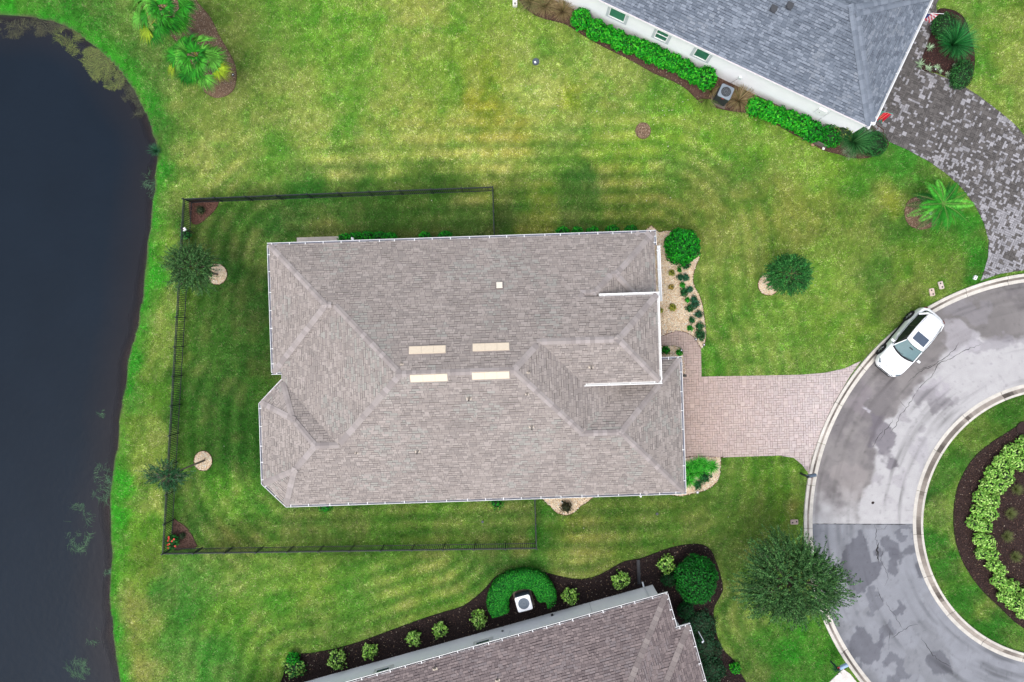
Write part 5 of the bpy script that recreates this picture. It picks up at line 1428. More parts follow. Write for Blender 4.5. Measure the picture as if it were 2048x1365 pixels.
# red flowers on the fence corner bush
fb = MB()
for k in range(9):
    x, y = P(343 + random.uniform(-10, 12), 1083 + random.uniform(-10, 14), .8)
    for a in range(5): fb.box((x + .03 * math.cos(a * 1.257), y + .03 * math.sin(a * 1.257), .86 + random.uniform(-.02, .02)), (.06, .045, .02), (.55, .03, .015), a * 1.257)
par = [o for o in COL.objects if o.get('label', '').startswith('green bush with red')][0]
fo = fb.build('flowers', M['plain'], par); fo.matrix_parent_inverse = Matrix.Translation(-Vector(par.location))
# strip of low shrubs at the north wall
for i, (u, v, r, ry) in enumerate([(690, 474, .5, .35), (712, 473, .5, .4), (735, 472, .5, .4), (758, 471, .5, .35), (782, 471, .4, .3), (850, 470, .4, .3), (890, 468, .45, .3), (1125, 461, .45, .35), (1155, 460, .4, .3), (1185, 460, .4, .3), (1225, 459, .5, .38), (1262, 458, .45, .35)]):
    side = 'left' if u < 1000 else 'right'
    k = i if i < 7 else i - 7
    shrub('wall_shrub', u, v + 3, 0, r, 1.0, EMER, .07, 500, f'low green shrub, number {["one","two","three","four","five","six","seven"][k]} of the {side} group along the upper roof edge', group='low shrubs along the upper wall', seed=150 + i, ry=ry)

# shrubs of the lower house bed
labs = ['pale green shrub, nearest the left end of the dark bed', 'pale green shrub, second along the dark bed', 'pale green shrub, third along the dark bed', 'pale green shrub just left of the first window', 'small pale shrub midway along the dark bed', 'pale shrub between the midway one and the horseshoe hedge', 'pale shrub right of the horseshoe hedge', 'pale shrub left of the black drain channel', 'pale shrub beside the big round dark one']
for i, ((u, v, r), lab) in enumerate(zip([(590, 1336, .6), (674, 1321, .58), (739, 1303, .47), (827, 1277, .42), (880, 1261, .42), (957, 1241, .48), (1139, 1193, .48), (1242, 1162, .46), (1333, 1130, .5)], labs)):
    shrub('pale_shrub', u, v, 0, r, .8, LIME if i else [S(120, 180, 80), S(60, 130, 50), S(150, 190, 90), S(40, 110, 44)], .085, 520, lab + ' of the lower house', group='pale round shrubs of the dark bed', seed=170 + i, lump=.45, aspect=.5)
    if i == 0: shrub('dark_shrub', 585, 1318, 0, .42, .8, EMER, .07, 500, 'dark green shrub at the tip of the dark bed behind the first pale one', seed=181)

# horseshoe hedge round the lower cooling unit
def horseshoe():
    root_xy = P(1043, 1205); root = empty('horseshoe_hedge', (root_xy[0], root_xy[1], 0), label='clipped bright green horseshoe hedge around the white cooling unit', cat='hedge')
    path = smoothpoly(PX([(1001, 1232), (995, 1212), (999, 1192), (1010, 1175), (1028, 1165), (1046, 1162), (1065, 1163), (1080, 1172), (1090, 1187), (1096, 1203), (1093, 1206)], 1.0), False, 8)
    g = np.random.default_rng(5); n = 17000; pa = np.array(path)
    t = g.uniform(0, len(pa) - 1.001, n); i = t.astype(int); f = (t - i)[:, None]
    c = pa[i] * (1 - f) + pa[i + 1] * f; d = pa[i + 1] - pa[i]; d /= np.linalg.norm(d, axis=1, keepdims=True); nrm = np.stack([-d[:, 1], d[:, 0]], 1)
    wid = np.interp(t / (len(pa) - 1), [0, .12, .5, .85, 1], [.60, .72, .62, .66, .42])
    a = g.uniform(-.25 * PI, 1.25 * PI, n); flat = g.random(n) < .45; a = np.where(flat, np.arccos(np.sign(g.uniform(-1, 1, n)) * g.random(n) ** 1.8), a); ct, st_ = np.cos(a), np.sin(a)
    sq = lambda q: np.sign(q) * np.abs(q) ** .55
    off = sq(ct) * wid * g.uniform(.92, 1.03, n); z = .5 + sq(st_) * .5 * g.uniform(.94, 1.03, n)
    C = np.concatenate([c + nrm * off[:, None], z[:, None]], 1) - np.array([root_xy[0], root_xy[1], 0]); C[:, 2] = np.maximum(C[:, 2], .03)
    nn = np.concatenate([nrm * ct[:, None], st_[:, None]], 1) + g.normal(0, .45, (n, 3))
    cols = pick([S(24, 140, 34), S(16, 112, 32), S(44, 164, 40), S(70, 182, 54), S(14, 92, 34)], n, g)
    V, Fc, cc = leaves(C, nn, .05, cols, .5, g)
    bulk('foliage', V, Fc, cc, M['foliage'], root)
    mb = MB(); pr = None
    for k in range(0, len(pa), 2):
        w = np.interp(k / (len(pa) - 1), [0, .12, .5, .85, 1], [.44, .55, .46, .49, .25]); dd = pa[min(k + 1, len(pa) - 1)] - pa[max(k - 1, 0)]; dd /= np.linalg.norm(dd); q = np.array([-dd[1], dd[0]])
        o = pa[k] - np.array(root_xy); cur = [(*(o - q * w), 0.02), (*(o - q * w), .78), (*(o + q * w), .78), (*(o + q * w), 0.02)]
        if pr:
            for e in range(3): mb.poly([pr[e], cur[e], cur[e + 1], pr[e + 1]], CORE)
        else: mb.poly(cur, CORE)
        pr = cur
    mb.poly(pr, CORE)
    mb.build('branches', M['foliage'], root)  # dark solid core added behind the leaves, no real branches
horseshoe()

# island shrubs
isl = [(2048, 890, 1.05), (2022, 905, .9), (2035, 925, .9), (2000, 925, .85), (2010, 950, .9), (1985, 948, .8), (1975, 972, .85), (1995, 972, .8), (1962, 996, .8), (1982, 1002, .85), (1958, 1022, .75), (1978, 1028, .75), (1946, 1045, .7), (1966, 1052, .75), (1958, 1078, .7), (1975, 1085, .75), (1962, 1105, .7), (1982, 1108, .6), (1985, 1130, .65), (2000, 1140, .5), (1995, 1160, .75), (2018, 1175, .9), (2008, 1190, .8), (2030, 1205, .9), (2045, 1225, .7), (2056, 1190, .9), (2075, 900, 1.0), (2060, 930, .9), (2100, 890, 1.0)]
ordw = ['first', 'second', 'third', 'fourth', 'fifth', 'sixth', 'seventh', 'eighth', 'ninth', 'tenth', 'eleventh', 'twelfth', 'thirteenth', 'fourteenth', 'fifteenth', 'sixteenth', 'seventeenth', 'eighteenth', 'nineteenth', 'twentieth', 'twenty-first', 'twenty-second', 'twenty-third', 'twenty-fourth', 'twenty-fifth', 'twenty-sixth', 'twenty-seventh', 'twenty-eighth', 'twenty-ninth']
isl.sort(key=lambda t: t[1])
for i, (u, v, r) in enumerate(isl):
    shrub('island_shrub', u, v, 0, r * .62, .75, PALE, .085, int(560 * r), f'pale lime shrub, {ordw[i]} from the top of the crescent on the island', group='lime shrubs on the road island', seed=200 + i, lump=.3, aspect=.5, zref=.3)


# ------------------------------------------------------------------ grasses and rosettes
def tuft(name, u, v, r, h, pal, n, label, cat='ornamental grass', group=None, seed=1, w=.012, zref=.3, lean=(0.2, 1.25), bias=None, z0=0.0):
    g = np.random.default_rng(seed); x, y = P(u, v, zref)
    root = bpy.data.objects
    a = g.uniform(0, 2 * PI, n)
    if bias is not None: a = g.normal(bias[0], bias[1], n)
    le = g.uniform(lean[0], lean[1], n); L_ = r * g.uniform(.7, 1.15, n) / np.maximum(np.sin(le), .45)
    k = 4; rows = []
    for i in range(k + 1):
        t = i / k; th = le * (.45 + .85 * t)
        px = np.cos(a) * L_ * t * np.sin(th); py = np.sin(a) * L_ * t * np.sin(th); pz = z0 + np.maximum(h * t * (1.25 - .62 * t * (le / lean[1]) * 1.3), .01)
        ww = w * (1 - t * .85)
        jx = g.normal(0, .0, n)
        rows.append((np.stack([px - np.sin(a) * ww + .05 * r * np.cos(a * 3), py + np.cos(a) * ww, pz], 1), np.stack([px + np.sin(a) * ww + .05 * r * np.cos(a * 3), py - np.cos(a) * ww, pz], 1)))
    V = np.concatenate([np.stack([q[0], q[1]], 1)[:, None] for q in rows], 1).reshape(-1, 3)   # n,(k+1),2,3
    b = np.arange(n)[:, None] * (2 * (k + 1)); Fc = np.concatenate([b + np.array([2 * i, 2 * i + 1, 2 * i + 3, 2 * i + 2]) for i in range(k)], 0).reshape(-1, 4)
    cols = pick(pal, n, g); cc = np.concatenate([cols * (.75 + .12 * i) for i in range(k)], 0)
    o = bulk(name, V, Fc, np.clip(cc, .002, .8), M['foliage']); o.location = (x, y, 0)
    return tag(o, label, cat, group)


TAN = [S(168, 146, 104), S(146, 122, 84), S(186, 166, 124), S(110, 92, 64), S(128, 128, 76)]
tuft('fountain_grass', 1062, 4, .85, .9, [S(150, 146, 96), S(120, 130, 76), S(170, 156, 110), S(96, 104, 62)], 420, 'greenish tan fountain grass leftmost at the top edge', seed=1, w=.014)
tuft('fountain_grass', 1090, 12, .85, .9, TAN, 420, 'tan fountain grass, middle of the three at the top edge', seed=2, w=.014)
tuft('fountain_grass', 1125, 22, .75, .8, TAN, 380, 'tan fountain grass, nearest the hedge at the top edge', seed=3, w=.014)
tuft('fountain_grass', 1414, 196, .85, .8, [S(140, 176, 66), S(118, 156, 56), S(160, 186, 90), S(96, 120, 50)], 260, 'yellow green grass clump left of the dark cooling unit', seed=4, w=.016, bias=(-PI / 2 - .15, .42))
tuft('fountain_grass', 1424, 180, .6, .6, TAN, 150, 'thin tan grass between the hedge and the dark cooling unit', seed=5, w=.014)
tuft('fountain_grass', 1478, 200, .85, .8, TAN, 420, 'wide tan grass clump right of the dark cooling unit', seed=6, w=.015)
AG = [S(172, 204, 160), S(150, 188, 140), S(190, 216, 178)]
for i, (u, v, r) in enumerate([(1863, 93, .27), (1844, 126, .30), (1861, 134, .24), (1877, 133, .2), (1900, 147, .22), (1884, 142, .14), (1911, 129, .12)]):
    tuft('agave', u, v, r, .22, AG, 34, ['pale agave rosette standing alone above the others', 'largest pale agave rosette nearest the grey roof', 'pale agave rosette second from the left in the lower row', 'pale agave rosette third from the left in the lower row', 'pale agave rosette at the right end of the lower row', 'tiny pale rosette between the third and the right end ones', 'faint small rosette under the dark oval shrub'][i], cat='agave', group='pale agave rosettes', seed=20 + i, w=.026, lean=(.3, 1.1))
LIL = [S(60, 190, 40), S(80, 206, 50), S(40, 160, 34), S(110, 214, 80), S(24, 130, 28)]
for i, (u, v) in enumerate([(1377, 936), (1388, 930), (1400, 926), (1412, 930), (1425, 934), (1383, 948), (1396, 944), (1408, 945), (1378, 962)]):
    tuft('lily_clump', u, v, .42, .5, LIL, 110, f'bright strap leaved lily, {ordw[i]} from the left of the garage corner bed', cat='lily', group='lilies at the garage corner', seed=40 + i, w=.024, lean=(.25, 1.2))
for i, (u, v, lab) in enumerate([(2036, 980, 'uppermost'), (2024, 1028, 'second'), (2017, 1074, 'third'), (2034, 1115, 'lowest')]):
    tuft('olive_grass', u, v, .36, .35, OLIVE, 260, f'small olive grass mound, {lab} of the four in the island mulch', cat='ornamental grass', group='olive grass mounds on the island', seed=60 + i, w=.01)
SPK = [S(26, 118, 50), S(16, 84, 36), S(42, 146, 62), S(84, 176, 96), S(20, 96, 42)]
tuft('spiky_palm', 1715, 279, 1.0, 1.3, [S(40, 112, 52), S(24, 80, 38), S(60, 136, 66), S(100, 164, 96)], 800, 'blue green spiky palm at the white wall corner', cat='palm', seed=70, w=.014, zref=.9)
tuft('spiky_palm', 1918, 82, 1.1, 1.3, SPK, 900, 'soft dark green spiky palm between the two dark clipped shrubs', cat='palm', seed=71, w=.014, zref=.9)
tuft('liriope_clump', 1700, 303, .5, .35, [S(150, 168, 130), S(110, 140, 90), S(176, 188, 160)], 160, 'whitish green grass clump below the blue green spiky palm', cat='ornamental grass', seed=72, w=.012)
tuft('reed_clump', 311, 302, .4, .6, [S(60, 120, 80), S(44, 100, 62)], 160, 'small reed clump on the pond edge at its widest point', cat='reeds', seed=73, w=.012, zref=-.2, z0=-.5)

# feathery water weed
def weed(u, v, a_, b_, n, pal, label, seed, rot=0.0, zlo=-.52, L=.5, group='pond weed mats'):
    g = np.random.default_rng(seed); cx, cy = P(u, v, ZW); s = PXM
    r = np.sqrt(g.uniform(0, 1, n)); t = g.uniform(0, 2 * PI, n); ex, ey = r * np.cos(t) * a_ * s, r * np.sin(t) * b_ * s
    x = ex * math.cos(rot) - ey * math.sin(rot); y = ex * math.sin(rot) + ey * math.cos(rot)
    keep = fbm(x + cx, y + cy, .7, 301, 3) > .44; x, y = x[keep], y[keep]; n = len(x)
    ang = fbm(x + cx, y + cy, 1.3, 311, 3) * 12; k = 5; rows = []
    px, py = x.copy(), y.copy(); LL = L * g.uniform(.4, 1.2, n); cur = g.normal(0, .9, n); w0 = .009
    for i in range(k + 1):
        w = w0 * (1 - .7 * i / k); z = ZW + g.uniform(-.012, .012, n) + .006
        rows.append(np.stack([np.stack([px - np.sin(ang) * w, py + np.cos(ang) * w, z], 1), np.stack([px + np.sin(ang) * w, py - np.cos(ang) * w, z], 1)], 1))
        px = px + np.cos(ang) * LL / k; py = py + np.sin(ang) * LL / k; ang = ang + cur / k * 1.6
    V = np.stack(rows, 1).reshape(-1, 3); b = np.arange(n)[:, None] * (2 * (k + 1))
    Fc = np.concatenate([b + np.array([2 * i, 2 * i + 1, 2 * i + 3, 2 * i + 2]) for i in range(k)], 0)
    cols = np.tile(pick(pal, n, g, .35), (k, 1))
    o = bulk('pond_weed', V, Fc, np.clip(cols, .002, .5), M['foliage']); o.location = (cx, cy, 0)
    tag(o, label, 'pond weed', group, 'stuff')
WP = [S(112, 128, 66), S(92, 108, 60), S(132, 144, 78), S(74, 84, 56), S(98, 98, 66)]
WG = [S(74, 110, 82), S(62, 96, 72), S(92, 128, 92)]
weed(50, 58, 84, 22, 1500, [S(84, 86, 66), S(70, 74, 60), S(100, 100, 74), S(66, 64, 58)], 'olive weed mat along the top left bank of the pond', 1, .05)
weed(165, 95, 62, 27, 2100, WP, 'thick olive weed mat left of the bank near the fan palms', 2, -.55)
weed(205, 140, 56, 28, 2100, WP, 'densest olive weed mat where the bank curves down', 3, -.8)
weed(262, 192, 44, 18, 900, [S(84, 86, 66), S(70, 74, 60)], 'thin weed strip below the densest mat', 4, -1.0)
weed(302, 370, 12, 30, 120, WG, 'thin green weed wisps at the bank beside the fence corner', 5)
weed(206, 965, 24, 38, 260, WG, 'curled green weed patch close to the bank at mid height', 6)
weed(160, 1030, 22, 26, 260, WG, 'upper of the two green weed patches standing out in the water', 7)
weed(157, 1080, 24, 26, 280, WG, 'lower of the two green weed patches standing out in the water', 8)
weed(183, 1268, 14, 18, 110, WG, 'small green weed wisp near the bottom of the pond', 9)
weed(158, 1340, 28, 24, 260, WG, 'green weed patch at the bottom edge of the pond', 10, .6)
weed(216, 1143, 10, 6, 50, WG, 'tiny weed wisp touching the lower bank', 11)
weed(212, 828, 14, 10, 60, WG, 'faint weed wisps above the curled green patch', 12)


# ------------------------------------------------------------------ palms
def fan_palm(u, v, zc, size, label, fronds, seed):
    """fronds: (azimuth deg, reach, elevation, yellow)"""
    g = random.Random(seed)
    x, y = P(u, v, zc); root = empty('fan_palm', (x, y, 0), label=label, cat='palm')
    tm = MB(); pts = [(0.12 * math.sin(i * .9), 0.08 * math.cos(i), zc * i / 6) for i in range(7)]; pts[-1] = (0, 0, zc)
    tm.tube(pts, [.17, .15, .14, .15, .15, .16, .14], S(150, 136, 122), 10)
    for k in range(16):
        a = k * 2.4; z = zc * (.35 + .04 * k); tm.box((.16 * math.cos(a), .16 * math.sin(a), z), (.16, .05, .16), S(140, 126, 110), a)
    tm.build('trunk', M['bark'], root)
    for fi, (azd, reach, el, isy) in enumerate(fronds):
        az = R(azd) + g.uniform(-.12, .12)
        out = Vector((math.cos(az), math.sin(az), 0)); side = Vector((-math.sin(az), math.cos(az), 0))
        pl = size * reach
        hub = Vector((out.x * math.cos(el) * pl, out.y * math.cos(el) * pl, zc + math.sin(el) * pl))
        base = np.array(S(164, 196, 44)) if isy else np.array(g.choice([S(52, 158, 36), S(36, 134, 28), S(78, 178, 50), S(108, 190, 66), S(60, 164, 38)]))
        mb = MB(); mb.tube([(0, 0, zc - .05), hub * .5 + Vector((0, 0, zc * .5 + .08)), hub], [.024, .018, .012], S(176, 170, 70) if isy or fi % 4 == 0 else S(70, 120, 46), 5)
        n = 26; fr = size * g.uniform(.62, .86); tilt = g.uniform(-.7, -.15) if el < .6 else g.uniform(.2, .9)
        fwd = (out * math.cos(tilt) + Vector((0, 0, 1)) * math.sin(tilt)).normalized(); upv = fwd.cross(side) * -1
        if upv.z < 0: upv = -upv
        roll = g.uniform(-.5, .5); side = (side * math.cos(roll) + upv * math.sin(roll)).normalized()
        arc = g.uniform(1.15, 1.8)
        for k in range(n):
            t = (k / (n - 1) - .5) * 2; aa = t * arc
            dr = fwd * math.cos(aa) + side * math.sin(aa); ln = fr * (1 - .18 * abs(t)) * g.uniform(.8, 1.08)
            w = fr * .036; sd_ = (side * math.cos(aa) - fwd * math.sin(aa)) * w
            m1 = hub + dr * ln * .5 + upv * (.07 * ln); tip = hub + dr * ln - Vector((0, 0, 1)) * ln * (.12 + .3 * g.random())
            kk = g.uniform(.45, 1.5); c = tuple(np.clip(base * kk, .002, .7)); lo = upv * (-.02)
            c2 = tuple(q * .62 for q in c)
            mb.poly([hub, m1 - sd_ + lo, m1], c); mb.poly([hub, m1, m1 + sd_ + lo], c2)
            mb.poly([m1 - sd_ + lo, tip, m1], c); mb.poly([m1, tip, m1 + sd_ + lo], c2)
        mb.build('frond', M['foliage'], root)


fan_palm(396, 116, 3.2, 1.35, 'fan palm leaning over the long mulch bed, lower one of the pair', [(100, .35, 1.2, 0), (250, .3, 1.3, 0), (340, .35, 1.1, 0), (60, .7, .5, 0), (110, .75, .4, 0), (150, .6, .3, 0), (200, .8, .2, 0), (230, .7, .1, 0), (262, .6, .3, 0), (20, .5, .5, 0), (328, .95, -.1, 1), (285, .85, 0, 0), (180, .95, .1, 0), (85, .7, .4, 0), (350, .7, .2, 0), (130, .75, .2, 0), (215, .45, .8, 0), (170, .45, .7, 0), (300, .45, .8, 0), (10, .4, .8, 0), (120, .45, .7, 0), (195, 1.1, -.1, 1), (240, .95, 0, 0), (160, .8, .1, 0)], 1)
fan_palm(330, 20, 3.4, 1.4, 'fan palm with yellow lower fronds at the top edge, upper one of the pair', [(90, .3, 1.2, 0), (210, .35, 1.2, 0), (330, .35, 1.1, 0), (10, .75, .3, 0), (340, .6, .3, 0), (300, .55, .3, 0), (250, .8, .1, 0), (222, 1.1, -.1, 1), (205, .8, .1, 0), (170, .9, .2, 0), (150, 1.0, .1, 0), (40, .8, .4, 0), (65, .9, .3, 0), (120, .7, .3, 0), (275, .55, .6, 0), (320, .65, .1, 0), (190, 1.15, 0, 0), (0, .45, .8, 0), (240, .45, .8, 0), (150, .45, .8, 0), (290, .5, .5, 0), (265, .7, .2, 0), (5, .9, .2, 0), (235, 1.1, -.1, 0)], 2)


def feather_palm(u, v, zc, bu, bv, label, seed):
    g = random.Random(seed)
    x, y = P(u, v, zc); bx, by = P(bu, bv); root = empty('feather_palm', (bx, by, 0), label=label, cat='palm')
    ox, oy = x - bx, y - by
    tm = MB(); tm.tube([(0, 0, 0), (ox * .5, oy * .5, zc * .55), (ox, oy, zc)], [.2, .17, .15], S(84, 70, 58), 12); tm.build('trunk', M['bark'], root)
    nf = 26
    for i in range(nf):
        az = i * 2.399 + g.uniform(-.15, .15); out = Vector((math.cos(az), math.sin(az), 0)); side = Vector((-math.sin(az), math.cos(az), 0))
        L_ = 2.05 * g.uniform(.85, 1.1); rise = 1.0 - .9 * i / nf
        pts = []
        for k in range(15):
            t = k / 14; pts.append(Vector((ox, oy, zc)) + out * L_ * t * (1 - .12 * rise) + Vector((0, 0, 1)) * (rise * .9 * t - (.5 + .5 * i / nf) * t * t * 1.1) * L_ * .7)
        mb = MB(); base = np.array(g.choice([S(60, 168, 40), S(36, 132, 28), S(104, 200, 66), S(20, 92, 22)]))
        mb.tube(pts, [.018 * (1 - .8 * k / 14) + .003 for k in range(15)], S(120, 160, 80), 4)
        for k in range(1, 15):
            t = k / 14; ll = .42 * math.sin(PI * min(1, t * .9 + .12)) ** .6 * g.uniform(.9, 1.1)
            d = (pts[k] - pts[k - 1]).normalized()
            for h_ in (0, .5):
                o_ = pts[k - 1].lerp(pts[k], h_)
                for sg in (-1, 1):
                    dr = (side * sg * .85 + d * .55 - Vector((0, 0, .22))).normalized(); w = d * .027
                    c = tuple(np.clip(base * g.uniform(.7, 1.35), .002, .7))
                    tip = o_ + dr * ll; mid = o_ + dr * ll * .5 + Vector((0, 0, .03))
                    mb.poly([o_, mid - w, tip, mid + w], c)
        mb.build('frond', M['foliage'], root)


feather_palm(1886, 408, 1.7, 1846, 424, 'feather leaved palm leaning right over the oval mulch bed', 3)


# ------------------------------------------------------------------ trees
def tree(u, v, zc, bu, bv, rx, ry, rz_, pal, nt, nl, leaf, label, seed, lump=.3, droop=.1, trunk=.09, tl_=.8, twc=S(120, 116, 100), fill=.35, drift=(0, 0)):
    g = np.random.default_rng(seed); rr = random.Random(seed)
    x, y = P(u, v, zc); bx, by = P(bu, bv)
    root = empty('tree', (bx, by, 0), label=label, cat='tree')
    c = Vector((x - bx, y - by, zc))
    tm = MB(); fork = Vector((c.x * .45, c.y * .45, zc - rz_ * .55)); tm.tube([(0, 0, 0), (fork.x * .3, fork.y * .3, fork.z * .5), fork], [trunk * 1.3, trunk, trunk * .85], S(140, 128, 114), 9); tm.build('trunk', M['bark'], root)
    # limbs
    lm = MB(); ends = []
    for k in range(11):
        a = k * 2.399; el = rr.uniform(.1, 1.2); rad = rr.uniform(.45, .75)
        e = c + Vector((math.cos(a) * math.cos(el) * rx, math.sin(a) * math.cos(el) * ry, math.sin(el) * rz_)) * rad
        m = fork.lerp(e, .5) + Vector((0, 0, .12)); lm.tube([fork, m, e], [trunk * .55, trunk * .35, .015], S(130, 120, 106), 6); ends.append(e)
    lm.build('branches', M['bark'], root)
    # twigs with leaves all the way along
    d = g.normal(0, 1, (nt, 3)); d[:, 2] = np.abs(d[:, 2]) * .85 - .3; d /= np.linalg.norm(d, axis=1, keepdims=True)
    th = np.arctan2(d[:, 1], d[:, 0])
    lum = 1 + lump * (vnoise(th * 1.6 + seed * 7.7, d[:, 2] * 1.6 + seed, 1.0, 19) - .5) * 2 + lump * .7 * (vnoise(th * 4.5 + seed * 3, d[:, 2] * 4, 1.0, 23) - .5) * 2
    sc3 = np.array([rx, ry, rz_])
    e = d * sc3 * (lum * g.uniform(fill, 1.0, nt) ** .5)[:, None]
    start = e * g.uniform(.45, .75, (nt, 1)) + g.normal(0, .05, (nt, 3)) * sc3
    dirv = e - start; ln = np.linalg.norm(dirv, axis=1, keepdims=True) + 1e-6; dirv = dirv / ln + g.normal(0, .35, (nt, 3)); dirv /= np.linalg.norm(dirv, axis=1, keepdims=True); ln = np.clip(ln, .2, tl_)
    tt = g.uniform(.1, 1.1, (nt, nl)); C = start[:, None] + dirv[:, None] * (tt * ln)[..., None]
    C[..., 2] -= droop * tt ** 2 * ln
    C = (C + g.normal(0, leaf * .45, C.shape)).reshape(-1, 3) + np.array(c)[None]
    tw = np.repeat(g.uniform(.62, 1.4, nt), nl)[:, None]
    cols = pick(pal, nt * nl, g, .2) * tw
    nn = g.normal(0, 1, (nt * nl, 3)); nn[:, 2] = np.abs(nn[:, 2]) + .4
    n = len(C)
    # leaves point along their twig
    dv = np.repeat(dirv, nl, 0) + g.normal(0, .55, (n, 3)); nn /= np.linalg.norm(nn, axis=1, keepdims=True)
    t = dv - nn * (dv * nn).sum(1, keepdims=True); t /= np.linalg.norm(t, axis=1, keepdims=True) + 1e-9; b = np.cross(nn, t); Lf = (leaf * g.uniform(.6, 1.3, n))[:, None]
    V = np.stack([C - t * Lf, C + b * Lf * .3, C + t * Lf, C - b * Lf * .3], 1).reshape(-1, 3)
    i = np.arange(n)[:, None] * 4; Fc = i + np.array([0, 1, 2, 3])
    bulk('crown', V, Fc, np.clip(cols, .002, .7), M['foliage'], root)
    # bare twigs
    k = min(nt, 260); sel = g.choice(nt, k, replace=False); tb = MB()
    for q in sel:
        s0 = Vector(start[q]) + c; s1 = s0 + Vector(dirv[q]) * float(ln[q][0]) * 1.05; s1.z -= droop * float(ln[q][0]) * .8
        f = s0.lerp(Vector((c.x, c.y, zc - rz_ * .3)), .5)
        tb.tube([f, s0, s1], [.012, .008, .004], twc, 3, cap=False)
    tb.build('twigs', M['bark'], root)


tree(1584, 1166, 5.2, 1525, 1108, 3.35, 3.05, 1.9, OAK, 1500, 50, .062, 'large wispy oak spreading over the kerb at the lower right', 11, lump=.34, trunk=.16, tl_=1.2, droop=.35)
tree(384, 535, 3.3, 434, 549, 1.75, 1.75, 1.2, OAK, 800, 42, .045, 'broad feathery young oak overhanging the pond fence', 12, lump=.26, trunk=.07, tl_=.7)
tree(337, 953, 4.0, 409, 921, 1.3, .75, .8, [S(50, 112, 64), S(40, 92, 52), S(68, 134, 80), S(30, 74, 42)], 330, 36, .042, 'thin leaning young oak with its crown over the lower pond fence', 13, lump=.5, trunk=.055, tl_=.6, twc=S(160, 156, 140))
tree(1577, 548, 2.9, 1537, 570, 1.68, 1.42, 1.25, [S(40, 122, 50), S(30, 100, 42), S(66, 152, 66), S(20, 72, 32), S(92, 168, 80)], 900, 46, .042, 'compact dark green round tree alone on the front lawn', 14, lump=.10, trunk=.08, tl_=.55, fill=.45)
# ------------------------------------------------------------------ cooling units
def ac_unit(u, v, zt, s, an, label, top, body, fan, logo=False, pad=True):
    x, y = P(u, v, zt); root = empty('cooling_unit', (x, y, 0), an, label=label, cat='air conditioner')
    if pad:
        pb = MB(); pb.box((0, 0, .04), (s * 1.25, s * 1.25, .08), S(120, 110, 100)); pb.build('base_pad', M['concrete'], root)
    b = MB(); b.box((0, 0, zt / 2 + .03), (s * .97, s * .97, zt - .12), body); cab = b.build('cabinet', M['dark'], root, bevel=.05)
    lv = MB(); lv.box((0, 0, 0), (s * .9, .01, .012), tuple(c * .6 for c in body)); lme = lv.mesh('louvre', M['dark'])
    for k in range(12):
        for a in range(4):
            obj('louvre', lme, cab, (math.sin(a * PI / 2) * s * .487, -math.cos(a * PI / 2) * s * .487, .18 + k * (zt - .35) / 11), a * PI / 2)
    # top panel with a round opening
    R_ = s * .37; n = 48; t = MB(); hs_ = s * .5; rc = s * .10
    def sq(a):
        c_, s_ = math.cos(a), math.sin(a); m = max(abs(c_), abs(s_)); px, py = c_ / m * hs_, s_ / m * hs_
        if abs(px) > hs_ - rc and abs(py) > hs_ - rc:
            ccx, ccy = math.copysign(hs_ - rc, px), math.copysign(hs_ - rc, py); dx, dy = px - ccx, py - ccy; l = math.hypot(dx, dy); px, py = ccx + dx / l * rc, ccy + dy / l * rc
        return px, py
    for i in range(n):
        a0, a1 = 2 * PI * i / n, 2 * PI * (i + 1) / n
        o0, o1 = sq(a0), sq(a1); i0, i1 = (R_ * math.cos(a0), R_ * math.sin(a0)), (R_ * math.cos(a1), R_ * math.sin(a1))
        t.poly([(*o0, zt), (*o1, zt), (*i1, zt + .02), (*i0, zt + .02)], top); t.poly([(*o1, zt), (*o0, zt), (*o0, zt - .07), (*o1, zt - .07)], top)
        t.poly([(*i0, zt + .02), (*i1, zt + .02), (*i1, zt - .1), (*i0, zt - .1)], tuple(c * .5 for c in top))
    t.build('top_panel', M['white'], root)
    w = MB(); w.disc((0, 0), R_ * .98, zt - .14, zt - .13, (.03, .035, .05), 32); w.build('fan_well', M['dark'], root)
    f = MB()
    for k in range(3):
        a = k * 2 * PI / 3 + .5; pts = []
        for (r, da) in ((.12, -.5), (.55, -.75), (.92, -.55), (.95, -.1), (.9, .35), (.5, .3), (.12, .4)):
            pts.append((R_ * r * math.cos(a + da), R_ * r * math.sin(a + da), zt - .075 - .05 * (da + .2)))
        f.poly(pts, fan)
    f.disc((0, 0), R_ * .22, zt - .09, zt - .035, fan, 16)
    f.build('fan', M['white'], root)
    gr_ = MB()
    for k in range(24):
        a = 2 * PI * k / 24; gr_.tube([(R_ * .15 * math.cos(a), R_ * .15 * math.sin(a), zt + .03), (R_ * math.cos(a), R_ * math.sin(a), zt + .015)], [.0025, .0025], (.25, .27, .3), 4)
    for r in (.4, .7):
        gr_.tube([(R_ * r * math.cos(2 * PI * k / 24), R_ * r * math.sin(2 * PI * k / 24), zt + .026) for k in range(25)], [.0025] * 25, (.25, .27, .3), 4)
    gr_.build('fan_guard', M['dark'], root)
    if logo:
        l = MB(); l.box((0, -s * .497, zt - .16), (.17, .012, .05), (.55, .03, .03)); l.build('badge', M['plain'], root)


ac_unit(1047.5, 1207.5, .95, .98, R(15), 'white topped cooling unit inside the horseshoe hedge', (.70, .71, .75), (.10, .13, .17), (.66, .70, .74))
ac_unit(1452, 184, 1.3, .86, R(-24), 'grey and black cooling unit beside the white wall', (.17, .20, .235), (.028, .032, .036), (.10, .12, .15), True)


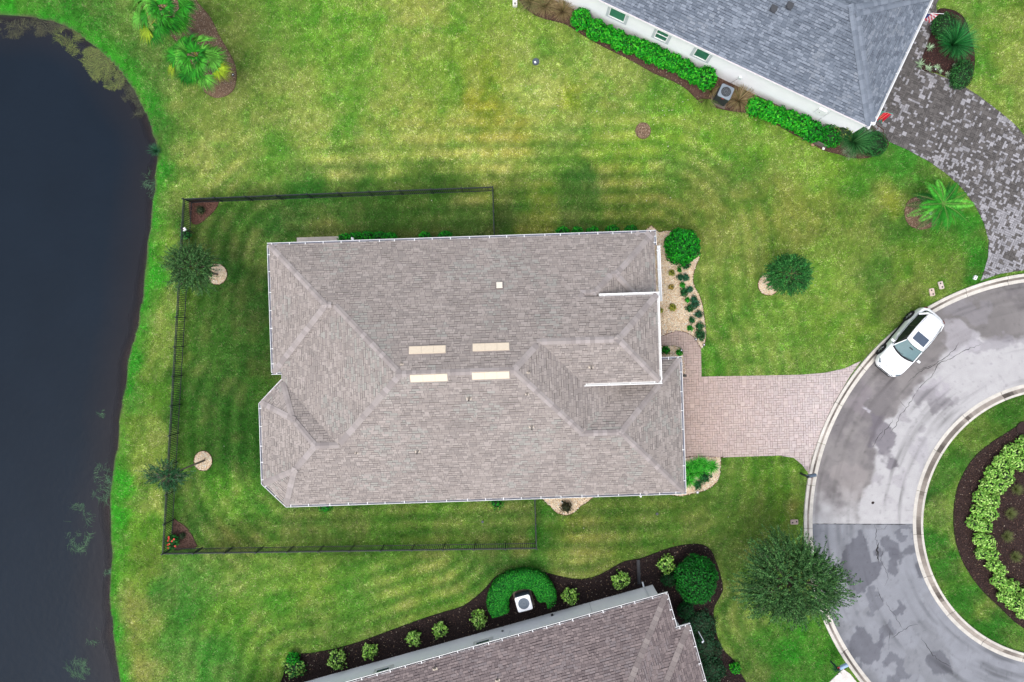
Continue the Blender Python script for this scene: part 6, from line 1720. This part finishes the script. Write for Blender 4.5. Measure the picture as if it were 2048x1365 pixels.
# ------------------------------------------------------------------ parked car
def car():
    ax, ay = P(1806, 684.5, 0)
    root = empty('car', (ax, ay, 0.03), R(-130), label='white compact car with a sunroof parked against the kerb', cat='car')
    root.scale = (1.06, 1.06, 1.06)
    W = (.80, .81, .83); BL = (.012, .013, .015)
    CARM = M['car']
    # body shell: stations along x, half section from sill to centre line
    st = [(-2.28, .50, .45, .62, .80, .84), (-2.20, .74, .36, .66, .90, .95), (-2.0, .86, .30, .70, .97, 1.02), (-1.7, .915, .26, .72, 1.0, 1.05), (-1.3, .925, .25, .72, 1.0, 1.06), (-.6, .925, .24, .72, .98, 1.05),
          (.2, .925, .24, .72, .96, 1.04), (.75, .925, .24, .70, .95, 1.03), (1.0, .92, .24, .69, .93, 1.02), (1.35, .915, .25, .67, .89, .985), (1.75, .90, .26, .64, .83, .93), (2.05, .84, .28, .60, .76, .86), (2.22, .72, .32, .55, .68, .77), (2.32, .52, .36, .52, .62, .68)]
    rows = []
    for (x, w, zb, zm, zs, zc) in st:
        h = [(w * .93, zb), (w * .985, zb + .10), (w, zm - .1), (w * .995, zm), (w * .975, zs - .04), (w * .93, zs), (w * .80, zs + (zc - zs) * .45), (w * .55, zs + (zc - zs) * .82), (w * .25, zs + (zc - zs) * .97), (0, zc)]
        rows.append([(x, y, z) for y, z in h] + [(x, -y, z) for y, z in reversed(h[:-1])])
    mb = MB(); k = len(rows[0])
    for r in rows: mb.v += r
    for i in range(len(rows) - 1):
        for j in range(k - 1):
            mb.f.append((i * k + j, i * k + j + 1, (i + 1) * k + j + 1, (i + 1) * k + j)); mb.c.append(W)
        mb.f.append((i * k, (i + 1) * k, (i + 1) * k + k - 1, i * k + k - 1)); mb.c.append(BL)
    mb.f.append(tuple(range(k))); mb.c.append(W); e = (len(rows) - 1) * k; mb.f.append(tuple(e + q for q in reversed(range(k)))); mb.c.append(W)
    body = mb.build('body', CARM, root, smooth=True)
    ss = body.modifiers.new('s', 'SUBSURF'); ss.levels = 2; ss.render_levels = 2
    # greenhouse glass
    def gl(x, y, z): return (x, y, z)
    belt = [(1.02, .55, 1.03), (.88, .80, 1.0), (.3, .865, 1.0), (-.6, .875, 1.01), (-1.5, .84, 1.03), (-1.95, .66, 1.04), (-2.06, .35, 1.05)]
    top = [(.32, .44, 1.50), (.26, .60, 1.485), (-.1, .655, 1.51), (-.7, .665, 1.53), (-1.35, .64, 1.51), (-1.72, .54, 1.47), (-1.80, .3, 1.46)]
    g_ = MB()
    tint = (.045, .07, .075); dk = (.010, .014, .014)
    for sgn in (1, -1):
        g_ = MB()
        for i in range(1, 5):
            a, b_, c, d = belt[i], belt[i + 1], top[i + 1], top[i]
            g_.poly([(p[0], p[1] * sgn, p[2]) for p in (a, b_, c, d)], dk)
        g_.build('side_window', M['glass'], root)
    ws = MB(); n = 8
    for i in range(n):
        def row(t):
            y = (t * 2 - 1); bl = (1.08 - .20 * y * y, y * .80, 1.03 - .03 * y * y); tp = (.36 - .10 * y * y, y * .60, 1.505 - .02 * y * y); return bl, tp
        b0, t0 = row(i / n); b1, t1 = row((i + 1) / n)
        ws.poly([b0, b1, t1, t0], (.10, .17, .18))
    ws.build('windscreen', M['glass'], root)
    wi = MB(); 
    for i in range(n):
        y0, y1 = (i / n * 2 - 1), ((i + 1) / n * 2 - 1)
        f0 = (1.14 - .20 * y0 * y0, y0 * .82, 1.025 - .03 * y0 * y0); f1 = (1.14 - .20 * y1 * y1, y1 * .82, 1.025 - .03 * y1 * y1)
        wi.poly([f0, f1, (f1[0] - .09, f1[1], f1[2] + .035), (f0[0] - .09, f0[1], f0[2] + .035)], (.02, .02, .025))
    wi.tube([(1.06, .1, 1.07), (.92, .62, 1.10)], [.012, .008], (.02, .02, .02), 5); wi.tube([(1.06, -.5, 1.06), (1.0, .0, 1.11)], [.012, .008], (.02, .02, .02), 5)
    wi.build('wipers', M['rubber'], root)
    mi_ = MB(); mi_.box((.52, 0, 1.405), (.05, .22, .07), (.04, .045, .05)); mi_.build('rear_view_mirror', M['dark'], root)
    rw = MB(); 
    for i in range(6):
        y0, y1 = i / 6 * 2 - 1, (i + 1) / 6 * 2 - 1
        b = lambda y: (-2.10 + .12 * y * y, y * .66, 1.05); t = lambda y: (-1.86 + .10 * y * y, y * .52, 1.40)
        rw.poly([b(y1), b(y0), t(y0), t(y1)], (.015, .02, .02))
    rw.build('rear_window', M['glass'], root)
    # roof skin with pillars
    rf = MB(); NX, NY = 12, 10; xs = [.34 - (.34 + 1.93) * i / NX for i in range(NX + 1)]; grid = []
    for i, x in enumerate(xs):
        t = i / NX; hw = .615 + .05 * math.sin(PI * t) - .06 * t * t; zc = 1.53 + .035 * math.sin(PI * min(1, t * 1.1)) - .11 * t ** 3
        for j in range(NY + 1):
            y = (j / NY * 2 - 1); grid.append((x - (.10 if i == 0 else 0) * y * y + (.10 * y * y if i == NX else 0), y * hw, zc - .055 * y ** 4 - .012 * y * y))
    rf.v = grid
    for i in range(NX):
        for j in range(NY):
            rf.f.append((i * (NY + 1) + j, (i + 1) * (NY + 1) + j, (i + 1) * (NY + 1) + j + 1, i * (NY + 1) + j + 1)); rf.c.append(W)
    r_ = rf.build('roof', CARM, root, smooth=True); so = r_.modifiers.new('t', 'SOLIDIFY'); so.thickness = .035
    pl = MB()
    for sgn in (1, -1):
        pl.tube([(.94, .815 * sgn, 1.01), (.30, .60 * sgn, 1.49)], [.032, .03], W, 6)
        pl.tube([(-1.55, .80 * sgn, 1.03), (-1.8, .55 * sgn, 1.42)], [.09, .07], W, 6)
        pl.tube([(-.62, .885 * sgn, 1.02), (-.66, .672 * sgn, 1.5)], [.02, .02], (.02, .02, .02), 4)
        pl.tube([(.86, .885 * sgn, .985), (-.6, .915 * sgn, .995), (-1.6, .87 * sgn, 1.03)], [.014] * 3, (.03, .06, .06), 4)
    pl.build('pillars', CARM, root)
    sr = MB(); sr.box((-.22, 0, 1.605), (.56, .86, .02), (.055, .075, .11)); sr.build('sunroof', M['glass'], root, bevel=.02)
    for sgn in (1, -1):
        rl = MB(); rl.tube([(.15, .56 * sgn, 1.55), (-.6, .585 * sgn, 1.575), (-1.55, .53 * sgn, 1.515)], [.014] * 3, (.22, .24, .26) if sgn > 0 else (.5, .5, .52), 6); rl.build('roof_rail', M['white'], root)
        mr_ = MB(); mr_.box((.70, 1.02 * sgn, 1.02), (.13, .20, .14), W); mr_.tube([(.74, .86 * sgn, .99), (.72, .97 * sgn, 1.0)], [.03, .03], (.03, .03, .03), 5); mr_.build('wing_mirror', CARM, root, bevel=.04)
        hl = MB(); hl.box((2.03, .70 * sgn, .765), (.30, .14, .06), (.10, .13, .15), -.55 * sgn); hl.build('headlight', M['glass'], root, bevel=.02)
        tlb = MB(); tlb.box((-2.16, .70 * sgn, .93), (.08, .22, .07), (.07, .01, .01), -.5 * sgn); tlb.build('tail_light', M['glass'], root, bevel=.02)
        dh = MB()
        for x in (.1, -.9): dh.box((x, .945 * sgn, .84), (.2, .03, .03), W)
        dh.build('door_handle', CARM, root, bevel=.008)
        sk = MB(); sk.box((.0, .915 * sgn, .27), (2.05, .05, .14), BL)
        sk.build('sill', M['rubber'], root, bevel=.01)
        for x in (1.34, -1.33):
            ar = MB(); ar.tube([(x, .84 * sgn, .345), (x, .935 * sgn, .345)], [.405, .41], BL, 28); ar.build('wheel_arch', M['rubber'], root)
            wh = empty('wheel', (x, .845 * sgn, .335)); wh.parent = root
            ty = MB(); prof = [(-.11, .25), (-.115, .31), (-.09, .335), (.09, .335), (.115, .31), (.12, .235)]; n = 32
            rws = []
            for (yy, r) in prof: rws.append([(r * math.cos(2 * PI * q / n), yy * sgn, r * math.sin(2 * PI * q / n)) for q in range(n)])
            for i in range(len(rws) - 1):
                for q in range(n): ty.poly([rws[i][q], rws[i][(q + 1) % n], rws[i + 1][(q + 1) % n], rws[i + 1][q]], (.02, .02, .022))
            ty.build('tyre', M['rubber'], wh, smooth=True)
            ri = MB(); ri.tube([(0, .06 * sgn, 0), (0, .075 * sgn, 0)], [.235, .235], (.015, .015, .017), 28)
            for q in range(5):
                a = 2 * PI * q / 5
                for da in (-.14, .14): ri.tube([(0.04 * math.cos(a), .108 * sgn, .04 * math.sin(a)), (.232 * math.cos(a + da), .098 * sgn, .232 * math.sin(a + da))], [.02, .016], (.35, .36, .38), 5)
            ri.tube([(0, .08 * sgn, 0), (0, .118 * sgn, 0)], [.05, .045], (.4, .4, .42), 12)
            ri.build('rim', M['chrome'], wh)
    gr_ = MB(); gr_.box((2.305, 0, .53), (.05, .72, .13), (.02, .022, .025)); gr_.box((2.26, 0, .69), (.07, 1.05, .02), (.02, .04, .045)); gr_.build('grille', M['dark'], root, bevel=.01)
    # shut line of the bonnet
    sl = MB(); pts = []
    for i in range(17):
        y = (i / 8 - 1); pts.append((2.10 - .30 * abs(y) ** 2.6 - .02, y * .80, .862 - .11 * abs(y) ** 2.2))
    sl.tube(pts, [.013] * 17, (.02, .05, .055), 4); sl.build('bonnet_seam', M['rubber'], root)
    fp = MB(); fp.box((2.30, 0, .34), (.10, 1.1, .12), BL); fp.build('front_bumper_trim', M['rubber'], root, bevel=.02)


car()


# ------------------------------------------------------------------ mailboxes, lids, small things
def mailbox(bu, bv, ou, ov, label, boxcol, postcol, wreath=False):
    bx, by = P(bu, bv); tx, ty = P(ou, ov, 1.15); an = math.atan2(ty - by, tx - bx)
    root = empty('mailbox', (bx, by, 0), an, label=label, cat='mailbox')
    L_ = math.hypot(tx - bx, ty - by)
    p = MB(); p.box((0, 0, .65), (.10, .10, 1.3), postcol); p.box((L_ * .35, 0, .92), (L_ * .8 + .2, .07, .07), postcol); p.build('post', M['dark'], root, bevel=.01)
    b = MB(); n = 10; prof = [(-.10, 0), (-.10, .12)] + [(-.10 * math.cos(PI * i / n), .12 + .10 * math.sin(PI * i / n)) for i in range(1, n)] + [(.10, .12), (.10, 0)]
    x0, x1 = L_ - .30, L_ + .28; m = len(prof)
    b.v = [(x0, y, .98 + z) for y, z in prof] + [(x1, y, .98 + z) for y, z in prof]
    for i in range(m): b.f.append((i, (i + 1) % m, m + (i + 1) % m, m + i)); b.c.append(boxcol)
    b.f.append(tuple(range(m))); b.c.append(boxcol); b.f.append(tuple(m + i for i in reversed(range(m)))); b.c.append(boxcol)
    b.build('box', M['dark'], root)
    d = MB(); d.box((x1 + .012, 0, 1.08), (.02, .17, .17), tuple(c * .7 for c in boxcol)); d.build('door', M['dark'], root, bevel=.01)
    fl = MB(); fl.box((x0 + .25, -.115, 1.14), (.03, .01, .2), (.5, .04, .03)); fl.build('flag', M['plain'], root)
    return root, L_


mailbox(1601, 947, 1624, 952.5, 'slate grey mailbox leaning over the kerb below the pink driveway', (.07, .10, .14), (.02, .022, .026))
r2, L2 = mailbox(1661, 1323, 1688, 1335, 'pale blue mailbox with greenery beside the concrete corner', (.28, .40, .55), (.03, .06, .05), True)
g = np.random.default_rng(77); n = 260; C = g.normal(0, 1, (n, 3)) * np.array([.11, .13, .10]) + np.array([L2 - .42, -.02, .98])
V, Fc, cc = leaves(C, g.normal(0, 1, (n, 3)), .05, pick([S(30, 90, 60), S(22, 70, 48), S(50, 110, 70)], n, g), .4, g); bulk('greenery', V, Fc, cc, M['foliage'], r2)
rb = MB()
for k in range(4): rb.box((L2 - .30 + random.uniform(-.1, .1), .12 + random.uniform(-.03, .03), 1.18), (.10, .05, .03), (.45, .03, .03), random.uniform(0, 3))
rb.build('ribbon', M['plain'], r2)


def valve_plate(u, v, an, col, label, holes=2):
    x, y = P(u, v); root = empty('utility_cover', (x, y, 0), an, label=label, cat='utility cover')
    b = MB(); b.box((0, 0, .05), (.52, .34, .1), col); b.build('plate', M['concrete'], root, bevel=.05)
    h = MB()
    for sx in (-1, 1): h.disc((sx * .13, sx * .03), .055, .098, .108, (.04, .035, .035), 14)
    h.build('lid', M['dark'], root)


valve_plate(1863, 585, R(100), S(226, 204, 188), 'pinkish utility cover, left one of the pair above the car')
valve_plate(1881, 571, R(105), S(222, 206, 196), 'pinkish utility cover, right one of the pair above the car')
valve_plate(1588, 1044, R(2), S(200, 178, 164), 'tan utility cover beside the kerb below the grey mailbox')
x, y = P(1949, 556); root = empty('yard_plate', (x, y, 0), R(65), label='small white square plate at the end of the cobbled driveway', cat='marker')
b = MB(); b.box((0, 0, .07), (.26, .20, .14), (.75, .75, .75)); b.build('plate', M['white'], root, bevel=.02)
b = MB(); b.box((-.05, 0, .1425), (.05, .1, .005), (.05, .05, .06)); b.box((.05, 0, .1425), (.05, .1, .005), (.05, .05, .06)); b.build('marks', M['dark'], root)
x, y = P(1071.5, 124.5); root = empty('manhole_cover', (x, y, 0), label='round dark lid with a white tag in the upper lawn', cat='drain lid')
b = MB(); b.disc((0, 0), .23, -.02, .075, (.05, .065, .08), 28); b.disc((0, 0), .19, .07, .088, (.06, .08, .10), 28); b.build('lid', M['dark'], root)
b = MB(); b.box((-.04, -.05, .095), (.11, .13, .02), (.75, .75, .78), .3); b.build('tag', M['plain'], root)
x, y = P(1087 / 1, 1069 / 1)
x, y = P(1314, 1028); b = MB(); b.disc((0, 0), .09, 0, .05, (.05, .055, .065), 14); o = b.build('sprinkler_cap', M['dark'], loc=(x, y, 0), label='small dark sprinkler cap in the lower lawn right of the gravel triangle', cat='sprinkler')
x, y = P(965, 1044); b = MB(); b.disc((0, 0), .08, 0, .05, (.05, .06, .075), 14); b.build('sprinkler_cap', M['dark'], loc=(x, y, 0), label='dark sprinkler cap inside the garden under the lower roof edge', cat='sprinkler')
x, y = P(1745, 1006); mb = MB(); mb.disc((0, 0), .09, .026, .032, (.035, .025, .025), 12); mb.disc((.05, .03), .06, .0265, .036, (.03, .02, .02), 10); mb.build('tar_spot', M['mulch'], loc=(x, y, 0), label='round dark tar spot on the pale part of the road', cat='spot')
# round lid in the island mulch
x, y = P(2046, 858); b = MB(); b.disc((0, 0), .48, 0, .09, S(64, 50, 48), 36); o = b.build('round_cover', M['mulch'], loc=(x, y, 0), label='round brown cover at the top of the island mulch', cat='cover')
# edging stones near the white wall
for i, (u, v, s_, lab) in enumerate([(1610, 275, .30, 'white block lying in the mulch strip left of the planter box'), (1646, 297, .24, 'round white stone at the edge of the mulch below the dark shrub'), (1624, 291, .22, 'tan brick lying in the mulch strip')]):
    x, y = P(u, v); b = MB(); b.box((0, 0, .08), (s_, s_ * .65, .14), (.75, .74, .72) if i < 2 else S(186, 150, 120)); b.build('edging_stone', M['stone'], loc=(x, y, 0), rz=.5 + i, bevel=.04, label=lab, cat='stone')
x, y = P(1640, 275); root = empty('planter_frame', (x, y, 0), R(-25), label='low wooden frame corner around the end hedge bush', cat='planter')
b = MB(); b.box((.55, 0, .3), (.04, 1.1, .5), S(120, 112, 106)); b.box((0, -.55, .3), (1.1, .04, .5), S(126, 118, 112)); b.build('boards', M['bark'], root)

# lantern box on the pond fence
x, y = P(368, 459, 1.5); root = empty('fence_lantern', (x, y, 0), R(35), label='white and black box lamp mounted on the pond fence', cat='lantern')
b = MB(); b.box((0, 0, 1.45), (.20, .18, .16), (.75, .74, .78)); b.build('housing', M['white'], root, bevel=.015)
b = MB(); b.box((-.06, .02, 1.535), (.09, .12, .02), (.03, .02, .03)); b.tube([(0, 0, 0), (0, 0, 1.4)], [.02, .02], (.03, .03, .03), 6); b.build('panel_and_pole', M['dark'], root)
# white spigot / lamp at the top of the north wall
x, y = P(705, 474, 2.0); b = MB(); b.box((0, 0, 0), (.14, .16, .12), (.78, .79, .8)); b.box((.05, -.12, 0), (.05, .2, .05), (.7, .7, .7)); b.box((-.04, .07, .03), (.08, .08, .1), (.75, .76, .78)); fl_ = b.build('flood_light', M['white'], hm); lx, ly = tl((x, y)); fl_.location = (lx, ly - .15, 2.0)
# white gadget at the top edge, path lamps
x, y = P(1030, 3, .4); b = MB(); b.box((0, 0, .15), (.3, .42, .3), (.72, .70, .64)); b.disc((0, -.1), .08, .3, .32, (.2, .2, .2), 14); b.build('utility_box', M['white'], loc=(x, y, 0), bevel=.04, label='small off white utility box at the top edge left of the grasses', cat='utility box')
def path_lamp(u, v, lab, col=(.03, .03, .035)):
    x, y = P(u, v, .4); root = empty('path_lamp', (x, y, 0), label=lab, cat='garden lamp')
    b = MB(); b.tube([(0, 0, 0), (0, 0, .4)], [.012, .012], (.03, .03, .03), 6); b.build('stake', M['dark'], root)
    b = MB(); b.disc((0, 0), .09, .38, .42, col, 16); b.disc((0, 0), .04, .42, .44, (.7, .7, .7), 10); b.build('shade', M['dark'], root)
path_lamp(466, 150, 'tiny black garden lamp at the right side of the fan palm bed')
path_lamp(1871, 139, 'tiny black garden lamp among the agaves', (.02, .02, .03))
path_lamp(1862, 427, 'tiny lamp in the oval mulch bed below the feather palm', (.7, .7, .7))
path_lamp(1363, 701, 'small dark lamp in the gravel pocket by the footpath')
path_lamp(1408, 690, 'small dark lamp at the lower tip of the large gravel bed')
path_lamp(1392, 679, 'small dark lamp on the gravel where the footpath bends')
path_lamp(1395, 985, 'small grey lamp at the bottom of the garage corner bed', (.3, .3, .32))
# garden stake and shovel-like white tool beside the lower house
a_, b_ = P(1396, 1262, .4), P(1405, 1279, .1)
mb = MB(); mb.tube([(0, 0, .5), (b_[0] - a_[0], b_[1] - a_[1], .45)], [.02, .02], (.6, .64, .7), 6); mb.box((b_[0] - a_[0] - .08, b_[1] - a_[1] - .02, .45), (.14, .1, .02), (.7, .74, .8), .6); mb.build('garden_tool', M['white'], loc=(a_[0], a_[1], 0), label='thin white handled tool standing in the dark ground cover', cat='garden tool')

# flags on the grey roofed house
def flag(u0, v0, u1, v1, z, label, kind):
    p0, p1 = P(u0, v0, z), P(u1, v1, z + .35); L_ = math.hypot(p1[0] - p0[0], p1[1] - p0[1]); an = math.atan2(p1[1] - p0[1], p1[0] - p0[0])
    root = empty('flag', (p0[0], p0[1], z), an, label=label, cat='flag')
    pb = MB(); pb.tube([(-.1, 0, 0), (L_, 0, .35)], [.016, .014], (.75, .75, .78) if kind == 'stripe' else (.05, .35, .24), 8); pb.build('pole', M['plain'], root)
    cb = MB(); nx = 26; nz = 7
    W_ = L_ * (.68 if kind == 'stripe' else .85); D_ = .75
    def pt(i, k):
        s = i / nx; t = k / nz; wv = .10 * math.sin(s * 22 + t * 2.0) * (t + .05) + .05 * math.sin(s * 9)
        return (L_ * .06 + s * W_, -wv - (.30 * t if kind != 'stripe' else .10 * t), .35 * (L_ * .06 + s * W_) / L_ - D_ * t)
    for k in range(nz):
        for i in range(nx):
            if kind == 'stripe': c = (.05, .06, .18) if (k < 4 and i < 9) else ((.55, .10, .13) if (k % 2 == 0) else (.78, .74, .77))
            else: c = (.03, .30, .20) if (k == nz - 1 or i < 3) else ((.62, .02, .05) if (i + k) % 9 else (.75, .35, .2))
            cb.poly([pt(i, k), pt(i + 1, k), pt(i + 1, k + 1), pt(i, k + 1)], c)
    cb.build('cloth', M['plain'], root, smooth=True)


flag(1852, 27, 1888, 28, 2.2, 'striped flag in soft folds on a slanting white pole at the upper right roof edge', 'stripe')
# red garden flag: hangs from a short arm beside the roof corner
flag(1764, 224, 1786, 228, 1.6, 'red cloth flag with a green border below the corner of the grey roof', 'red')
